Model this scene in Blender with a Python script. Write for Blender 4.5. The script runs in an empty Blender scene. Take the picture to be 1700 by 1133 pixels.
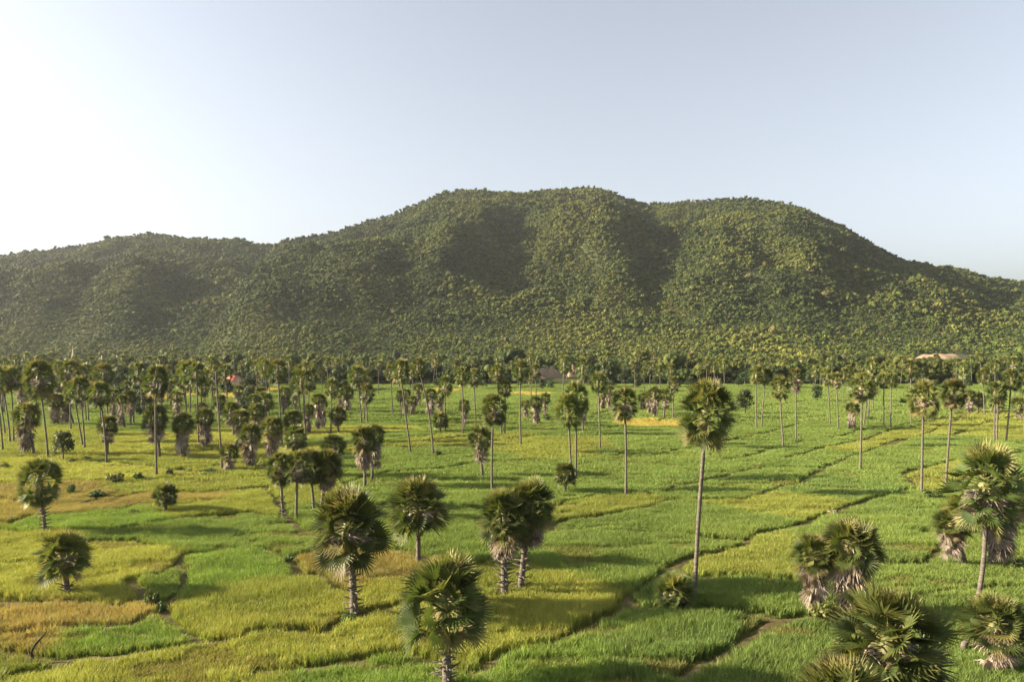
import bpy, math, random
import numpy as np
from collections import deque
from mathutils import Vector

# ------------------------------------------------------------------ camera, sky, sun, exposure
SC = bpy.context.scene
COL = SC.collection
F, CX, HY, CAMZ = 1250.0, 850.0, 572.0, 25.0      # focal length, centre and horizon in photo pixels; camera height
cam_d = bpy.data.cameras.new('camera')
cam_d.sensor_width = 36.0
cam_d.lens = 36.0 * F / 1700.0
cam_d.shift_y = (HY - 566.5) / 1700.0
cam_d.clip_start, cam_d.clip_end = 0.5, 20000.0
cam = bpy.data.objects.new('camera', cam_d)
cam.location = (0, 0, CAMZ)
cam.rotation_euler = (math.radians(90), 0, 0)
COL.objects.link(cam)
SC.camera = cam

SUN_EL, SUN_AZ = math.radians(20.5), math.radians(-90.0)     # azimuth clockwise from +Y
world = bpy.data.worlds.new('World')
SC.world = world
world.use_nodes = True
wn = world.node_tree
sky = wn.nodes.new('ShaderNodeTexSky')
sky.sky_type = 'NISHITA'
sky.sun_disc = False
sky.sun_elevation = SUN_EL
sky.sun_rotation = SUN_AZ
sky.altitude = 20
sky.air_density = 1.0
sky.dust_density = 3.0
sky.ozone_density = 3.0
hsv = wn.nodes.new('ShaderNodeHueSaturation')
hsv.inputs['Saturation'].default_value = 0.40
wn.links.new(sky.outputs[0], hsv.inputs['Color'])
wn.links.new(hsv.outputs[0], wn.nodes['Background'].inputs['Color'])
wn.nodes['Background'].inputs['Strength'].default_value = 0.078

sun_d = bpy.data.lights.new('sun', 'SUN')
sun_d.energy = 5.0
sun_d.angle = math.radians(0.5)
sun_d.color = (1.0, 0.87, 0.64)
sun = bpy.data.objects.new('sun', sun_d)
sdir = Vector((math.sin(SUN_AZ) * math.cos(SUN_EL), math.cos(SUN_AZ) * math.cos(SUN_EL), math.sin(SUN_EL)))
sun.rotation_euler = (-sdir).to_track_quat('-Z', 'Y').to_euler()
sun.location = (-400, 50, 300)
COL.objects.link(sun)

SC.view_settings.view_transform = 'Standard'
SC.view_settings.look = 'None'
SC.view_settings.exposure = 1.75
SC.view_settings.gamma = 1.0
SC.cycles.use_denoising = True
SC.cycles.denoiser = 'OPENIMAGEDENOISE'
SC.cycles.denoising_input_passes = 'RGB_ALBEDO_NORMAL'
SC.cycles.denoising_prefilter = 'ACCURATE'
SC.cycles.max_bounces = 6
SC.cycles.diffuse_bounces = 3
SC.cycles.glossy_bounces = 2
SC.cycles.transmission_bounces = 3
SC.cycles.volume_bounces = 1
SC.cycles.transparent_max_bounces = 4

# ------------------------------------------------------------------ helpers
def vnoise(x, y, seed=0):
    x = np.asarray(x, float); y = np.asarray(y, float)
    xi = np.floor(x).astype(np.int64); yi = np.floor(y).astype(np.int64)
    xf = x - xi; yf = y - yi
    def h(a, b):
        n = (a * 374761393 + b * 668265263 + seed * 974634777) & 0xFFFFFFFF
        n = ((n ^ (n >> 13)) * 1274126177) & 0xFFFFFFFF
        n = n ^ (n >> 16)
        return (n & 0xFFFFFF) / float(0xFFFFFF)
    u = xf * xf * (3 - 2 * xf); v = yf * yf * (3 - 2 * yf)
    return (h(xi, yi) * (1 - u) + h(xi + 1, yi) * u) * (1 - v) + (h(xi, yi + 1) * (1 - u) + h(xi + 1, yi + 1) * u) * v

def fbm(x, y, seed=0, octs=4):
    s, a, t = 0.0, 0.5, 0.0
    for o in range(octs):
        s = s + a * vnoise(x * 2 ** o, y * 2 ** o, seed + o * 17); t += a; a *= 0.5
    return s / t

def sstep(a, b, x):
    t = np.clip((np.asarray(x, float) - a) / (b - a), 0, 1)
    return t * t * (3 - 2 * t)

def ground_z(x, y):
    return 0.5 * (vnoise(np.asarray(x) / 45.0, np.asarray(y) / 45.0, 5) - 0.5) * sstep(30, 60, y)

def g(px, py):
    """photo pixel of a point standing on the plain -> plan position"""
    Y = F * CAMZ / (py - HY)
    return (px - CX) / F * Y, Y

def mesh_np(name, V, faces, mat=None, attrs=None, smooth=False):
    """faces: (n,3) or (n,4) int array, or a list of such arrays"""
    me = bpy.data.meshes.new(name)
    fl = faces if isinstance(faces, list) else [faces]
    fl = [np.asarray(f, np.int32) for f in fl if len(f)]
    V = np.asarray(V, np.float32)
    me.vertices.add(len(V)); me.vertices.foreach_set('co', V.ravel())
    loops = np.concatenate([f.ravel() for f in fl])
    counts = np.concatenate([np.full(len(f), f.shape[1], np.int32) for f in fl])
    starts = np.concatenate([[0], np.cumsum(counts)[:-1]]).astype(np.int32)
    me.loops.add(len(loops)); me.loops.foreach_set('vertex_index', loops)
    me.polygons.add(len(counts)); me.polygons.foreach_set('loop_start', starts)
    if smooth:
        me.polygons.foreach_set('use_smooth', np.ones(len(counts), bool))
    for k, a in (attrs or {}).items():
        a = np.asarray(a, np.float32)
        if a.ndim == 1:
            at = me.attributes.new(k, 'FLOAT', 'POINT'); at.data.foreach_set('value', a)
        else:
            at = me.attributes.new(k, 'FLOAT_COLOR', 'POINT')
            at.data.foreach_set('color', np.concatenate([a, np.ones((len(a), 1), np.float32)], 1).ravel())
    me.update(calc_edges=True)
    if mat: me.materials.append(mat)
    return me

def link(name, me, parent=None):
    o = bpy.data.objects.new(name, me); COL.objects.link(o)
    if parent: o.parent = parent
    return o

def tag(o, label=None, cat=None, group=None, kind=None):
    if label: o['label'] = label
    if cat: o['category'] = cat
    if group: o['group'] = group
    if kind: o['kind'] = kind
    return o

def thing(name, loc, label=None, cat=None, group=None):
    o = bpy.data.objects.new(name, None); COL.objects.link(o)
    o.location = loc; o.empty_display_size = 0.3
    return tag(o, label, cat, group)

class MB:
    """collects vertices, faces and one float attribute"""
    def __init__(s): s.v, s.f, s.t, s.n = [], {3: [], 4: []}, [], 0
    def add(s, V, Fc, t=0.0):
        V = np.asarray(V, float).reshape(-1, 3)
        s.v.append(V)
        for f in Fc: s.f[len(f)].append([i + s.n for i in f])
        s.t.append(np.broadcast_to(np.asarray(t, float), (len(V),)).copy()); s.n += len(V)
    def arr(s): return np.concatenate(s.v), np.concatenate(s.t)
    def mesh(s, name, mat, smooth=False):
        V, T = s.arr()
        return mesh_np(name, V, [np.array(s.f[k]) for k in (3, 4) if s.f[k]], mat, {'tint': T}, smooth)
    def box(s, a, b, t=0.0):
        x0, y0, z0 = a; x1, y1, z1 = b
        s.add([(x0, y0, z0), (x1, y0, z0), (x1, y1, z0), (x0, y1, z0), (x0, y0, z1), (x1, y0, z1), (x1, y1, z1), (x0, y1, z1)],
              [(3, 2, 1, 0), (4, 5, 6, 7), (0, 1, 5, 4), (1, 2, 6, 5), (2, 3, 7, 6), (3, 0, 4, 7)], t)
    def tube(s, pts, rad, n=8, t=0.0, cap=True):
        pts = np.asarray(pts, float); m = len(pts)
        V = []
        for i in range(m):
            d = pts[min(i + 1, m - 1)] - pts[max(i - 1, 0)]
            d = d / (np.linalg.norm(d) + 1e-9)
            a = np.cross(d, (0.3, 1, 0.1)) if abs(d[1]) < 0.9 else np.cross(d, (1, 0, 0.2))
            a /= np.linalg.norm(a); b = np.cross(d, a)
            for k in range(n):
                w = 2 * math.pi * k / n
                V.append(pts[i] + rad[i] * (math.cos(w) * a + math.sin(w) * b))
        Fc = [(i * n + k, i * n + (k + 1) % n, (i + 1) * n + (k + 1) % n, (i + 1) * n + k) for i in range(m - 1) for k in range(n)]
        tt = np.repeat(np.broadcast_to(np.asarray(t, float), (m,)), n)
        if cap:
            V.append(pts[-1] + 0); tt = np.append(tt, tt[-1])
            Fc += [((m - 1) * n + k, (m - 1) * n + (k + 1) % n, m * n) for k in range(n)]
        s.add(V, Fc, tt)

# ------------------------------------------------------------------ materials
def mat_new(name):
    m = bpy.data.materials.new(name); m.use_nodes = True
    nt = m.node_tree; nt.nodes.clear()
    return m, nt, nt.nodes.new('ShaderNodeOutputMaterial')

def ramp(nt, stops):
    r = nt.nodes.new('ShaderNodeValToRGB')
    e = r.color_ramp.elements
    while len(e) < len(stops): e.new(0.5)
    for el, (p, c) in zip(e, stops): el.position = p; el.color = (*c, 1)
    return r

def attr(nt, name, typ='GEOMETRY'):
    a = nt.nodes.new('ShaderNodeAttribute'); a.attribute_name = name; a.attribute_type = typ
    return a

def noise_node(nt, scale, detail=4.0, coord='Object', rough=0.6):
    tc = nt.nodes.new('ShaderNodeTexCoord'); n = nt.nodes.new('ShaderNodeTexNoise')
    n.inputs['Scale'].default_value = scale; n.inputs['Detail'].default_value = detail; n.inputs['Roughness'].default_value = rough
    nt.links.new(tc.outputs[coord], n.inputs['Vector'])
    return n

def leaf_shader(nt, out, color_socket, rough=0.5, trans=0.25, spec=0.35, tr_tint=(1.0, 1.0, 0.55)):
    p = nt.nodes.new('ShaderNodeBsdfPrincipled'); p.inputs['Roughness'].default_value = rough
    p.inputs['Specular IOR Level'].default_value = spec
    tr = nt.nodes.new('ShaderNodeBsdfTranslucent'); mx = nt.nodes.new('ShaderNodeMixShader')
    mx.inputs[0].default_value = trans
    mul = nt.nodes.new('ShaderNodeMix'); mul.data_type = 'RGBA'; mul.blend_type = 'MULTIPLY'; mul.inputs[0].default_value = 1.0
    mul.inputs[7].default_value = (*tr_tint, 1)
    nt.links.new(color_socket, p.inputs['Base Color']); nt.links.new(color_socket, mul.inputs[6]); nt.links.new(mul.outputs[2], tr.inputs['Color'])
    nt.links.new(p.outputs[0], mx.inputs[1]); nt.links.new(tr.outputs[0], mx.inputs[2]); nt.links.new(mx.outputs[0], out.inputs['Surface'])
    return p

def var_color(nt, col, amount=0.35, hue=0.03):
    """multiply a colour by a per-object random brightness"""
    oi = nt.nodes.new('ShaderNodeObjectInfo')
    mr = nt.nodes.new('ShaderNodeMapRange'); mr.inputs['To Min'].default_value = 1 - amount; mr.inputs['To Max'].default_value = 1 + amount
    nt.links.new(oi.outputs['Random'], mr.inputs['Value'])
    h = nt.nodes.new('ShaderNodeHueSaturation')
    mh = nt.nodes.new('ShaderNodeMapRange'); mh.inputs['To Min'].default_value = 0.5 - hue; mh.inputs['To Max'].default_value = 0.5 + hue
    ml = nt.nodes.new('ShaderNodeMath'); ml.operation = 'MULTIPLY'; ml.inputs[1].default_value = 7.31
    fr = nt.nodes.new('ShaderNodeMath'); fr.operation = 'FRACT'
    nt.links.new(oi.outputs['Random'], ml.inputs[0]); nt.links.new(ml.outputs[0], fr.inputs[0]); nt.links.new(fr.outputs[0], mh.inputs['Value'])
    nt.links.new(mh.outputs[0], h.inputs['Hue']); nt.links.new(mr.outputs[0], h.inputs['Value']); nt.links.new(col, h.inputs['Color'])
    return h.outputs['Color']

def leaf_mat(name, stops, rough=0.5, trans=0.25, spec=0.35, amount=0.25, hue=0.02):
    m, nt, out = mat_new(name)
    a = attr(nt, 'tint'); r = ramp(nt, stops)
    nt.links.new(a.outputs['Fac'], r.inputs[0])
    leaf_shader(nt, out, var_color(nt, r.outputs[0], amount, hue), rough, trans, spec)
    return m

def plain_mat(name, c1, c2, scale, rough=0.85, bump=0.0):
    m, nt, out = mat_new(name)
    n = noise_node(nt, scale, 5); r = ramp(nt, [(0.3, c1), (0.7, c2)])
    p = nt.nodes.new('ShaderNodeBsdfPrincipled'); p.inputs['Roughness'].default_value = rough
    p.inputs['Specular IOR Level'].default_value = 0.2
    nt.links.new(n.outputs[0], r.inputs[0]); nt.links.new(r.outputs[0], p.inputs['Base Color'])
    if bump:
        b = nt.nodes.new('ShaderNodeBump'); b.inputs['Strength'].default_value = bump
        nt.links.new(n.outputs[0], b.inputs['Height']); nt.links.new(b.outputs[0], p.inputs['Normal'])
    nt.links.new(p.outputs[0], out.inputs['Surface'])
    return m

M_FROND = leaf_mat('palm_frond', [(0.0, (0.040, 0.060, 0.018)), (0.45, (0.090, 0.118, 0.028)), (0.75, (0.20, 0.190, 0.05)), (1.0, (0.25, 0.19, 0.095))], 0.5, 0.34, 0.35, 0.2, 0.012)
M_DEAD = leaf_mat('dead_frond', [(0.0, (0.10, 0.075, 0.055)), (0.5, (0.23, 0.18, 0.14)), (1.0, (0.35, 0.29, 0.24))], 0.7, 0.12, 0.2, 0.15, 0.01)
M_BROAD = leaf_mat('broad_leaf', [(0.0, (0.028, 0.048, 0.018)), (0.5, (0.052, 0.078, 0.025)), (1.0, (0.10, 0.115, 0.036))], 0.55, 0.25, 0.3, 0.3, 0.03)
M_BUSH = leaf_mat('bush_leaf', [(0.0, (0.040, 0.070, 0.018)), (1.0, (0.11, 0.15, 0.035))], 0.55, 0.25, 0.3, 0.3, 0.03)
M_WEED = leaf_mat('weed_leaf', [(0.0, (0.07, 0.10, 0.022)), (1.0, (0.19, 0.19, 0.05))], 0.55, 0.3, 0.3, 0.3, 0.03)

def trunk_mat():
    m, nt, out = mat_new('palm_trunk')
    tc = nt.nodes.new('ShaderNodeTexCoord')
    mp = nt.nodes.new('ShaderNodeMapping'); mp.inputs['Scale'].default_value = (1.5, 1.5, 9)
    n = nt.nodes.new('ShaderNodeTexNoise'); n.inputs['Scale'].default_value = 1.2; n.inputs['Detail'].default_value = 5
    nt.links.new(tc.outputs['Object'], mp.inputs[0]); nt.links.new(mp.outputs[0], n.inputs['Vector'])
    r = ramp(nt, [(0.3, (0.06, 0.048, 0.037)), (0.55, (0.13, 0.108, 0.085)), (0.75, (0.22, 0.19, 0.155))])
    p = nt.nodes.new('ShaderNodeBsdfPrincipled'); p.inputs['Roughness'].default_value = 0.85; p.inputs['Specular IOR Level'].default_value = 0.2
    b = nt.nodes.new('ShaderNodeBump'); b.inputs['Strength'].default_value = 0.5; b.inputs['Distance'].default_value = 0.05
    nt.links.new(n.outputs[0], r.inputs[0]); nt.links.new(r.outputs[0], p.inputs['Base Color'])
    nt.links.new(n.outputs[0], b.inputs['Height']); nt.links.new(b.outputs[0], p.inputs['Normal'])
    nt.links.new(p.outputs[0], out.inputs['Surface'])
    return m
M_TRUNK = trunk_mat()
M_WOOD = plain_mat('bark', (0.06, 0.05, 0.04), (0.17, 0.14, 0.11), 3.0)
M_CHAR = plain_mat('charred_wood', (0.012, 0.010, 0.009), (0.05, 0.042, 0.035), 6.0)
M_PALE = plain_mat('pale_render', (0.62, 0.48, 0.33), (0.74, 0.60, 0.44), 0.6)
M_WALL = plain_mat('house_wall', (0.50, 0.36, 0.24), (0.62, 0.46, 0.31), 0.8)
M_WHITE = plain_mat('whitewash', (0.66, 0.62, 0.56), (0.80, 0.76, 0.70), 0.8)
M_ROOF = plain_mat('red_roof', (0.46, 0.12, 0.08), (0.62, 0.20, 0.14), 1.5, 0.6)
M_THATCH = plain_mat('brown_roof', (0.20, 0.13, 0.09), (0.32, 0.22, 0.16), 1.5, 0.8)
M_DARK = plain_mat('dark_opening', (0.012, 0.011, 0.010), (0.022, 0.02, 0.018), 2.0)
M_EARTH = plain_mat('bare_earth', (0.21, 0.145, 0.088), (0.33, 0.24, 0.155), 0.25, 0.95, 0.3)
M_METAL = plain_mat('mast_steel', (0.45, 0.44, 0.43), (0.55, 0.54, 0.53), 1.0, 0.5)
M_SACK = plain_mat('pale_sack', (0.70, 0.66, 0.52), (0.82, 0.80, 0.68), 3.0)

# ------------------------------------------------------------------ field layout: bund lines, colours
BUNDS_PX = [
 [(919,845),(993,828),(1071,828),(1115,834),(1233,836),(1260,827),(1294,811),(1330,805),(1360,789),(1367,781),(1405,766),(1452,751),(1480,739),(1519,729.5),(1581,727),(1617,711),(1638,704),(1690,694)],
 [(1071,828),(1124,811),(1180,800),(1252,782),(1300,779),(1350,781),(1367,781)],
 [(1060,755),(1140,752),(1209,768),(1260,757),(1294,746),(1312,744),(1335,736)],
 [(778,1126),(838,1095),(900,1077),(931,1068),(990,1045),(1025,1029),(1046,995),(1087,970),(1118,945),(1165,930),(1230,917),(1238,905),(1274,891),(1338,876),(1385,853),(1404,847),(1457,831),(1522,814),(1510,803),(1499,792),(1532,782),(1576,772),(1640,764),(1700,752)],
 [(1131,1132),(1171,1101),(1212,1082),(1271,1047),(1299,1037),(1363,1028),(1480,1010),(1590,990),(1690,985)],
 [(1046,998),(1059,1017),(1110,1018),(1162,1021),(1230,1026),(1299,1037)],
 [(1118,945),(1146,965),(1230,966),(1330,976)],
 [(931,872),(1009,861),(1071,848),(1115,836)],
 [(953,883),(1040,892),(1093,890),(1162,901),(1238,905)],
 [(1457,945),(1535,944),(1561,917),(1600,905),(1700,900)],
 [(1385,856),(1457,886),(1560,895),(1700,886)],
 [(1369,733),(1405,727),(1426,719),(1483,713),(1519,704),(1600,694)],
 [(1180,706),(1260,700),(1317,700),(1387,691)], [(1440,692),(1483,689),(1514,684),(1600,680)],
 [(840,728),(976,729),(1027,726),(1132,729),(1180,726),(1270,733)],
 [(1027,742),(1086,737),(1132,731)],
 [(840,769),(920,767),(1019,762),(1060,755)],
 [(568,806),(599,798),(643,788),(722,783),(786,772),(840,769)],
 [(632,730),(707,726),(780,730),(840,728)],
 [(620,850),(714,800),(850,798),(919,845)],
 [(640,842),(720,838),(800,852)],
 [(640,690),(730,686),(840,692),(960,690),(1050,697)],
 [(26,1132),(96,1111),(103,1099),(129,1097),(181,1099),(246,1088),(305,1080),(323,1073),(284,1042),(271,1021),(246,1005),(215,972)],
 [(323,1073),(388,1067),(429,1057),(529,1060),(563,1039),(613,1023),(669,1011),(760,1004),(838,1000)],
 [(103,1099),(15,1091),(-20,1085)],
 [(-20,1066),(60,1056),(116,1049),(207,1044),(240,1031),(268,1022)],
 [(-20,1003),(41,1008),(116,1011),(194,1013),(233,1000),(262,1008)],
 [(215,971),(259,967),(290,949),(310,930),(429,920),(476,936)],
 [(142,907),(228,907),(259,917),(310,930)],
 [(129,890),(207,885),(259,876),(323,866),(420,858),(470,866)],
 [(119,863),(207,855),(225,845),(300,840),(420,838)],
 [(-20,880),(13,881),(60,866),(119,863)], [(-20,888),(39,894),(75,894),(129,890)],
 [(-20,948),(39,941),(90,946),(142,907)],
 [(310,930),(300,980),(271,1021)],
 [(476,936),(526,926),(638,920),(700,930),(720,952),(690,985)],
 [(476,936),(492,964),(523,967),(560,985),(600,1000)],
 [(420,1126),(529,1113),(607,1098),(654,1092),(700,1104),(778,1126)],
 [(500,890),(560,884),(620,850)], [(690,985),(760,960),(838,940),(931,872)],
 [(400,760),(470,790),(568,806),(600,830),(620,850)],
 [(-20,810),(60,812),(120,806),(190,808),(290,798),(330,790),(430,786)],
 [(-20,770),(40,762),(130,770),(240,778),(330,790)],
 [(-20,838),(90,846),(180,834),(250,822),(330,826),(440,812),(500,890)],
 [(150,715),(260,722),(350,716)],[(200,745),(300,751),(400,748)],
 [(1640,764),(1600,800),(1571,820),(1530,826)],
 [(1700,840),(1640,846),(1560,850),(1490,838),(1457,831)],
 [(1480,1010),(1500,1060),(1540,1133)],
]
rngb = random.Random(4)
SEGS = []
for pl in BUNDS_PX:
    w = [g(*p) for p in pl]
    for a, b in zip(w[:-1], w[1:]): SEGS.append((a[0], a[1], b[0], b[1]))
for k in range(26):                                     # more low bunds farther out
    Y0 = 175 + (k / 25) ** 0.9 * 265
    X0 = rngb.uniform(-0.75, 0.45) * Y0; L = rngb.uniform(60, 190); sl = rngb.uniform(-0.05, 0.22)
    pts = [(X0 + L * t / 6, Y0 + L * t / 6 * sl + rngb.uniform(-2.5, 2.5)) for t in range(7)]
    for a, b in zip(pts[:-1], pts[1:]): SEGS.append((*a, *b))
for k in range(9):                                      # long parallel bunds of the middle and right paddies
    X0, Y0 = -95 + k * 30 + rngb.uniform(-6, 6), 128 + rngb.uniform(0, 60); L = rngb.uniform(120, 240); a = math.radians(rngb.uniform(44, 56))
    pts = [(X0 + math.cos(a) * L * t / 8 + rngb.uniform(-1.6, 1.6), Y0 + math.sin(a) * L * t / 8 + rngb.uniform(-1.6, 1.6)) for t in range(9)]
    for p, q in zip(pts[:-1], pts[1:]): SEGS.append((*p, *q))
SEGS = np.array(SEGS)

def bund_dist(X, Y):
    X = np.asarray(X, float); Y = np.asarray(Y, float)
    Xw = X + 1.0 * (vnoise(X / 4.0, Y / 4.0, 31) - 0.5) + 0.5 * (vnoise(X / 1.2, Y / 1.2, 32) - 0.5)
    Yw = Y + 1.0 * (vnoise(X / 4.0, Y / 4.0, 41) - 0.5) + 0.5 * (vnoise(X / 1.2, Y / 1.2, 42) - 0.5)
    D = np.full(X.shape, 9.0)
    order = np.argsort(Yw); Xs, Ys = Xw[order], Yw[order]; Ds = D[order]
    for x0, y0, x1, y1 in SEGS:
        lo = np.searchsorted(Ys, min(y0, y1) - 3.0); hi = np.searchsorted(Ys, max(y0, y1) + 3.0)
        if hi <= lo: continue
        px, py = Xs[lo:hi] - x0, Ys[lo:hi] - y0
        dx, dy = x1 - x0, y1 - y0; L2 = dx * dx + dy * dy + 1e-9
        t = np.clip((px * dx + py * dy) / L2, 0, 1)
        d = np.hypot(px - t * dx, py - t * dy)
        Ds[lo:hi] = np.minimum(Ds[lo:hi], d)
    D[order] = Ds
    return D

GR = (0.186, 0.250, 0.064); GD = (0.158, 0.222, 0.062); YG = (0.265, 0.285, 0.066); YE = (0.335, 0.340, 0.082)
OR = (0.385, 0.300, 0.115); BR = (0.215, 0.300, 0.068); GO = (0.500, 0.385, 0.110); TAN = (0.300, 0.245, 0.090)
SEEDS = [((1500,900),GR),((1300,930),YG),((1100,920),GR),((1000,920),GR),((1200,1060),GD),((1150,1110),GD),((1100,1045),GR),((930,1035),YE),((860,1050),YE),
 ((650,1125),BR),((860,1110),BR),((560,1010),YE),((450,1095),YE),((360,960),BR),((400,1000),YG),((340,1040),YE),((200,1070),BR),((100,1030),OR),((20,1078),OR),((50,1115),YG),((200,1120),YE),
 ((150,960),YE),((50,920),YE),((60,985),YE),((200,895),GR),((220,930),YE),((380,890),GR),((200,870),BR),((320,850),YG),((420,900),GR),((600,950),TAN),((680,1000),YE),((760,980),YG),((720,920),GR),
 ((150,850),TAN),((40,850),TAN),((100,825),TAN),((240,812),YG),((380,810),YG),((480,830),YG),((50,790),YE),((200,790),YE),((300,770),YG),((100,740),YG),((250,735),YE),((300,700),GR),((330,760),YE),((420,770),YG),
 ((700,700),GR),((700,760),GR),((720,815),GR),((780,880),GR),((640,880),GR),((560,850),GR),((560,910),GR),((900,810),GR),((900,745),YG),((1000,800),GR),((1000,860),YG),((1080,880),GR),((1150,870),GR),((1200,815),GR),((1300,840),YG),((1400,820),GD),((1450,790),GR),((1560,800),YG),
 ((1600,870),GR),((1450,870),GR),((1480,930),GD),((1480,980),GR),((1640,960),GR),((1420,1090),GD),((1600,1080),GD),((1240,1000),GR),((1150,990),GD),((1250,950),YG),((1350,760),GR),((1250,740),GR),((1400,745),YG),((1550,740),GR),((1650,720),YG),((1450,700),GR),((1300,690),GR),((1100,750),GR),((1100,715),GR),((950,700),GR),((880,780),GR),((1660,830),GR),((1620,760),GR),
 ((600,700),GR),((800,670),GR),((1200,670),GR),((1500,670),GR),((480,1000),YG),((640,1060),YE),((740,1060),YE),((360,1110),YE),((290,990),GR),((560,790),GR)]
CELL, GX0, GY0, GNX, GNY = 1.0, -340.0, 36.0, 680, 440
_ii, _jj = np.meshgrid(np.arange(GNX), np.arange(GNY), indexing='ij')
_cx, _cy = GX0 + (_ii + 0.5) * CELL, GY0 + (_jj + 0.5) * CELL
BD = bund_dist(_cx.ravel(), _cy.ravel()).reshape(GNX, GNY)
OWN = np.full((GNX, GNY), -1, int); OWN[BD < 0.75] = -2
dq = deque()
for s, (p, c) in enumerate(SEEDS):
    x, y = g(*p); i, j = int((x - GX0) / CELL), int((y - GY0) / CELL)
    if 0 <= i < GNX and 0 <= j < GNY:
        OWN[i, j] = s; dq.append((i, j))
own = OWN.tolist()
while dq:
    i, j = dq.popleft(); s = own[i][j]
    for a, b in ((i + 1, j), (i - 1, j), (i, j + 1), (i, j - 1)):
        if 0 <= a < GNX and 0 <= b < GNY and own[a][b] == -1:
            own[a][b] = s; dq.append((a, b))
OWN = np.array(own)
for _ in range(6):                                      # bund cells take a neighbour's field
    for ax, sh in ((0, 1), (0, -1), (1, 1), (1, -1)):
        r = np.roll(OWN, sh, ax); m = (OWN < 0) & (r >= 0); OWN[m] = r[m]
OWN[OWN < 0] = 0
SEEDC = np.array([c for p, c in SEEDS])
FC = SEEDC[OWN]
for _ in range(2):                                      # neighbouring crops mingle a little
    FC = 0.4 * FC + 0.15 * (np.roll(FC, 1, 0) + np.roll(FC, -1, 0) + np.roll(FC, 1, 1) + np.roll(FC, -1, 1))
GOLD = [((1085,706),(62,6)),((880,655),(36,3)),((410,655),(30,8)),((280,660),(34,6)),((735,649),(36,3))]

def field_color(X, Y):
    i = np.clip(((X - GX0) / CELL).astype(int), 0, GNX - 1); j = np.clip(((Y - GY0) / CELL).astype(int), 0, GNY - 1)
    c = FC[i, j].copy()
    px = CX + X / Y * F; py = HY + F * CAMZ / Y
    for (qx, qy), (rx, ry) in GOLD:
        gx, gy = g(qx, qy); RX = rx * gy / F; RY = abs(g(qx, qy - ry)[1] - gy)
        d = np.hypot((X - gx) / RX, (Y - gy) / RY) + 0.5 * (vnoise(X / 9, Y / 9, 77) - 0.5)
        w = sstep(1.05, 0.9, d)[:, None] if False else (1 - sstep(0.9, 1.05, d))[:, None]
        c = c * (1 - w) + np.array(GO) * w * 0.85 + np.array(YE) * w * 0.15
    n = fbm(X / 14, Y / 14, 3, 4)
    w = np.clip((n - 0.5) * 2.2, -1, 1)[:, None]
    c = np.where(w > 0, c * (1 - 0.22 * w) + np.array(YE) * 0.22 * w, c * (1 + 0.18 * w))
    n2 = fbm(X / 5 + 9, Y / 5, 13, 3)[:, None]
    c = c * (0.82 + 0.36 * n2)
    n3 = fbm(X / 8 + 30, Y / 3.2, 23, 3)
    dry = (sstep(0.66, 0.74, n3) * 0.5)[:, None]
    return c * (1 - dry) + np.array((0.22, 0.17, 0.06)) * dry

# ------------------------------------------------------------------ ground sheet
def lines(spans):
    out = []
    for a, b, s in spans: out += list(np.arange(a, b, s))
    return np.array(out)
gx = lines([(-3000, -700, 230), (-700, -330, 37), (-330, -110, 2.0), (-110, 110, 0.55), (110, 330, 2.0), (330, 700, 37), (700, 3001, 230)])
gy = lines([(-250, 30, 28), (30, 44, 1.4), (44, 130, 0.55), (130, 250, 1.0), (250, 470, 1.6), (470, 800, 12), (800, 3801, 250)])
GXX, GYY = np.meshgrid(gx, gy, indexing='ij')
fx, fy = GXX.ravel(), GYY.ravel()
bd = np.full(fx.shape, 9.0)
inn = (np.abs(fx) < 340) & (fy > 40) & (fy < 462)
bd[inn] = bund_dist(fx[inn], fy[inn])
gzv = ground_z(fx, fy) + 0.26 * (1 - sstep(0.25, 0.75, bd)) + 0.07 * (vnoise(fx / 0.9, fy / 0.9, 8) - 0.5) * inn
gcol = np.tile(np.array((0.065, 0.075, 0.026)), (len(fx), 1))
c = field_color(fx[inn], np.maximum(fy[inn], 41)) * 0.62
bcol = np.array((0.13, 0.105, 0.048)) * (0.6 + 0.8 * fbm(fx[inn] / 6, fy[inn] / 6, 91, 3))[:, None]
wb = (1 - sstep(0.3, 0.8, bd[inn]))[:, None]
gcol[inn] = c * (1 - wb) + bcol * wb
nX, nY = len(gx), len(gy)
idx = np.arange(nX * nY).reshape(nX, nY)
quads = np.stack([idx[:-1, :-1], idx[1:, :-1], idx[1:, 1:], idx[:-1, 1:]], -1).reshape(-1, 4)
def ground_mat():
    m, nt, out = mat_new('field_soil')
    a = attr(nt, 'tint'); n = noise_node(nt, 2.2, 5)
    r = ramp(nt, [(0.3, (0.6, 0.6, 0.6)), (0.75, (1.25, 1.2, 1.1))])
    mul = nt.nodes.new('ShaderNodeMix'); mul.data_type = 'RGBA'; mul.blend_type = 'MULTIPLY'; mul.inputs[0].default_value = 1.0
    p = nt.nodes.new('ShaderNodeBsdfPrincipled'); p.inputs['Roughness'].default_value = 0.95; p.inputs['Specular IOR Level'].default_value = 0.1
    nt.links.new(n.outputs[0], r.inputs[0]); nt.links.new(a.outputs['Color'], mul.inputs[6]); nt.links.new(r.outputs[0], mul.inputs[7])
    nt.links.new(mul.outputs[2], p.inputs['Base Color'])
    b = nt.nodes.new('ShaderNodeBump'); b.inputs['Strength'].default_value = 0.6; b.inputs['Distance'].default_value = 0.15
    nt.links.new(n.outputs[0], b.inputs['Height']); nt.links.new(b.outputs[0], p.inputs['Normal'])
    nt.links.new(p.outputs[0], out.inputs['Surface'])
    return m
tag(link('ground', mesh_np('ground', np.stack([fx, fy, gzv], 1), quads, ground_mat(), {'tint': gcol}, True)), kind='structure')

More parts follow.
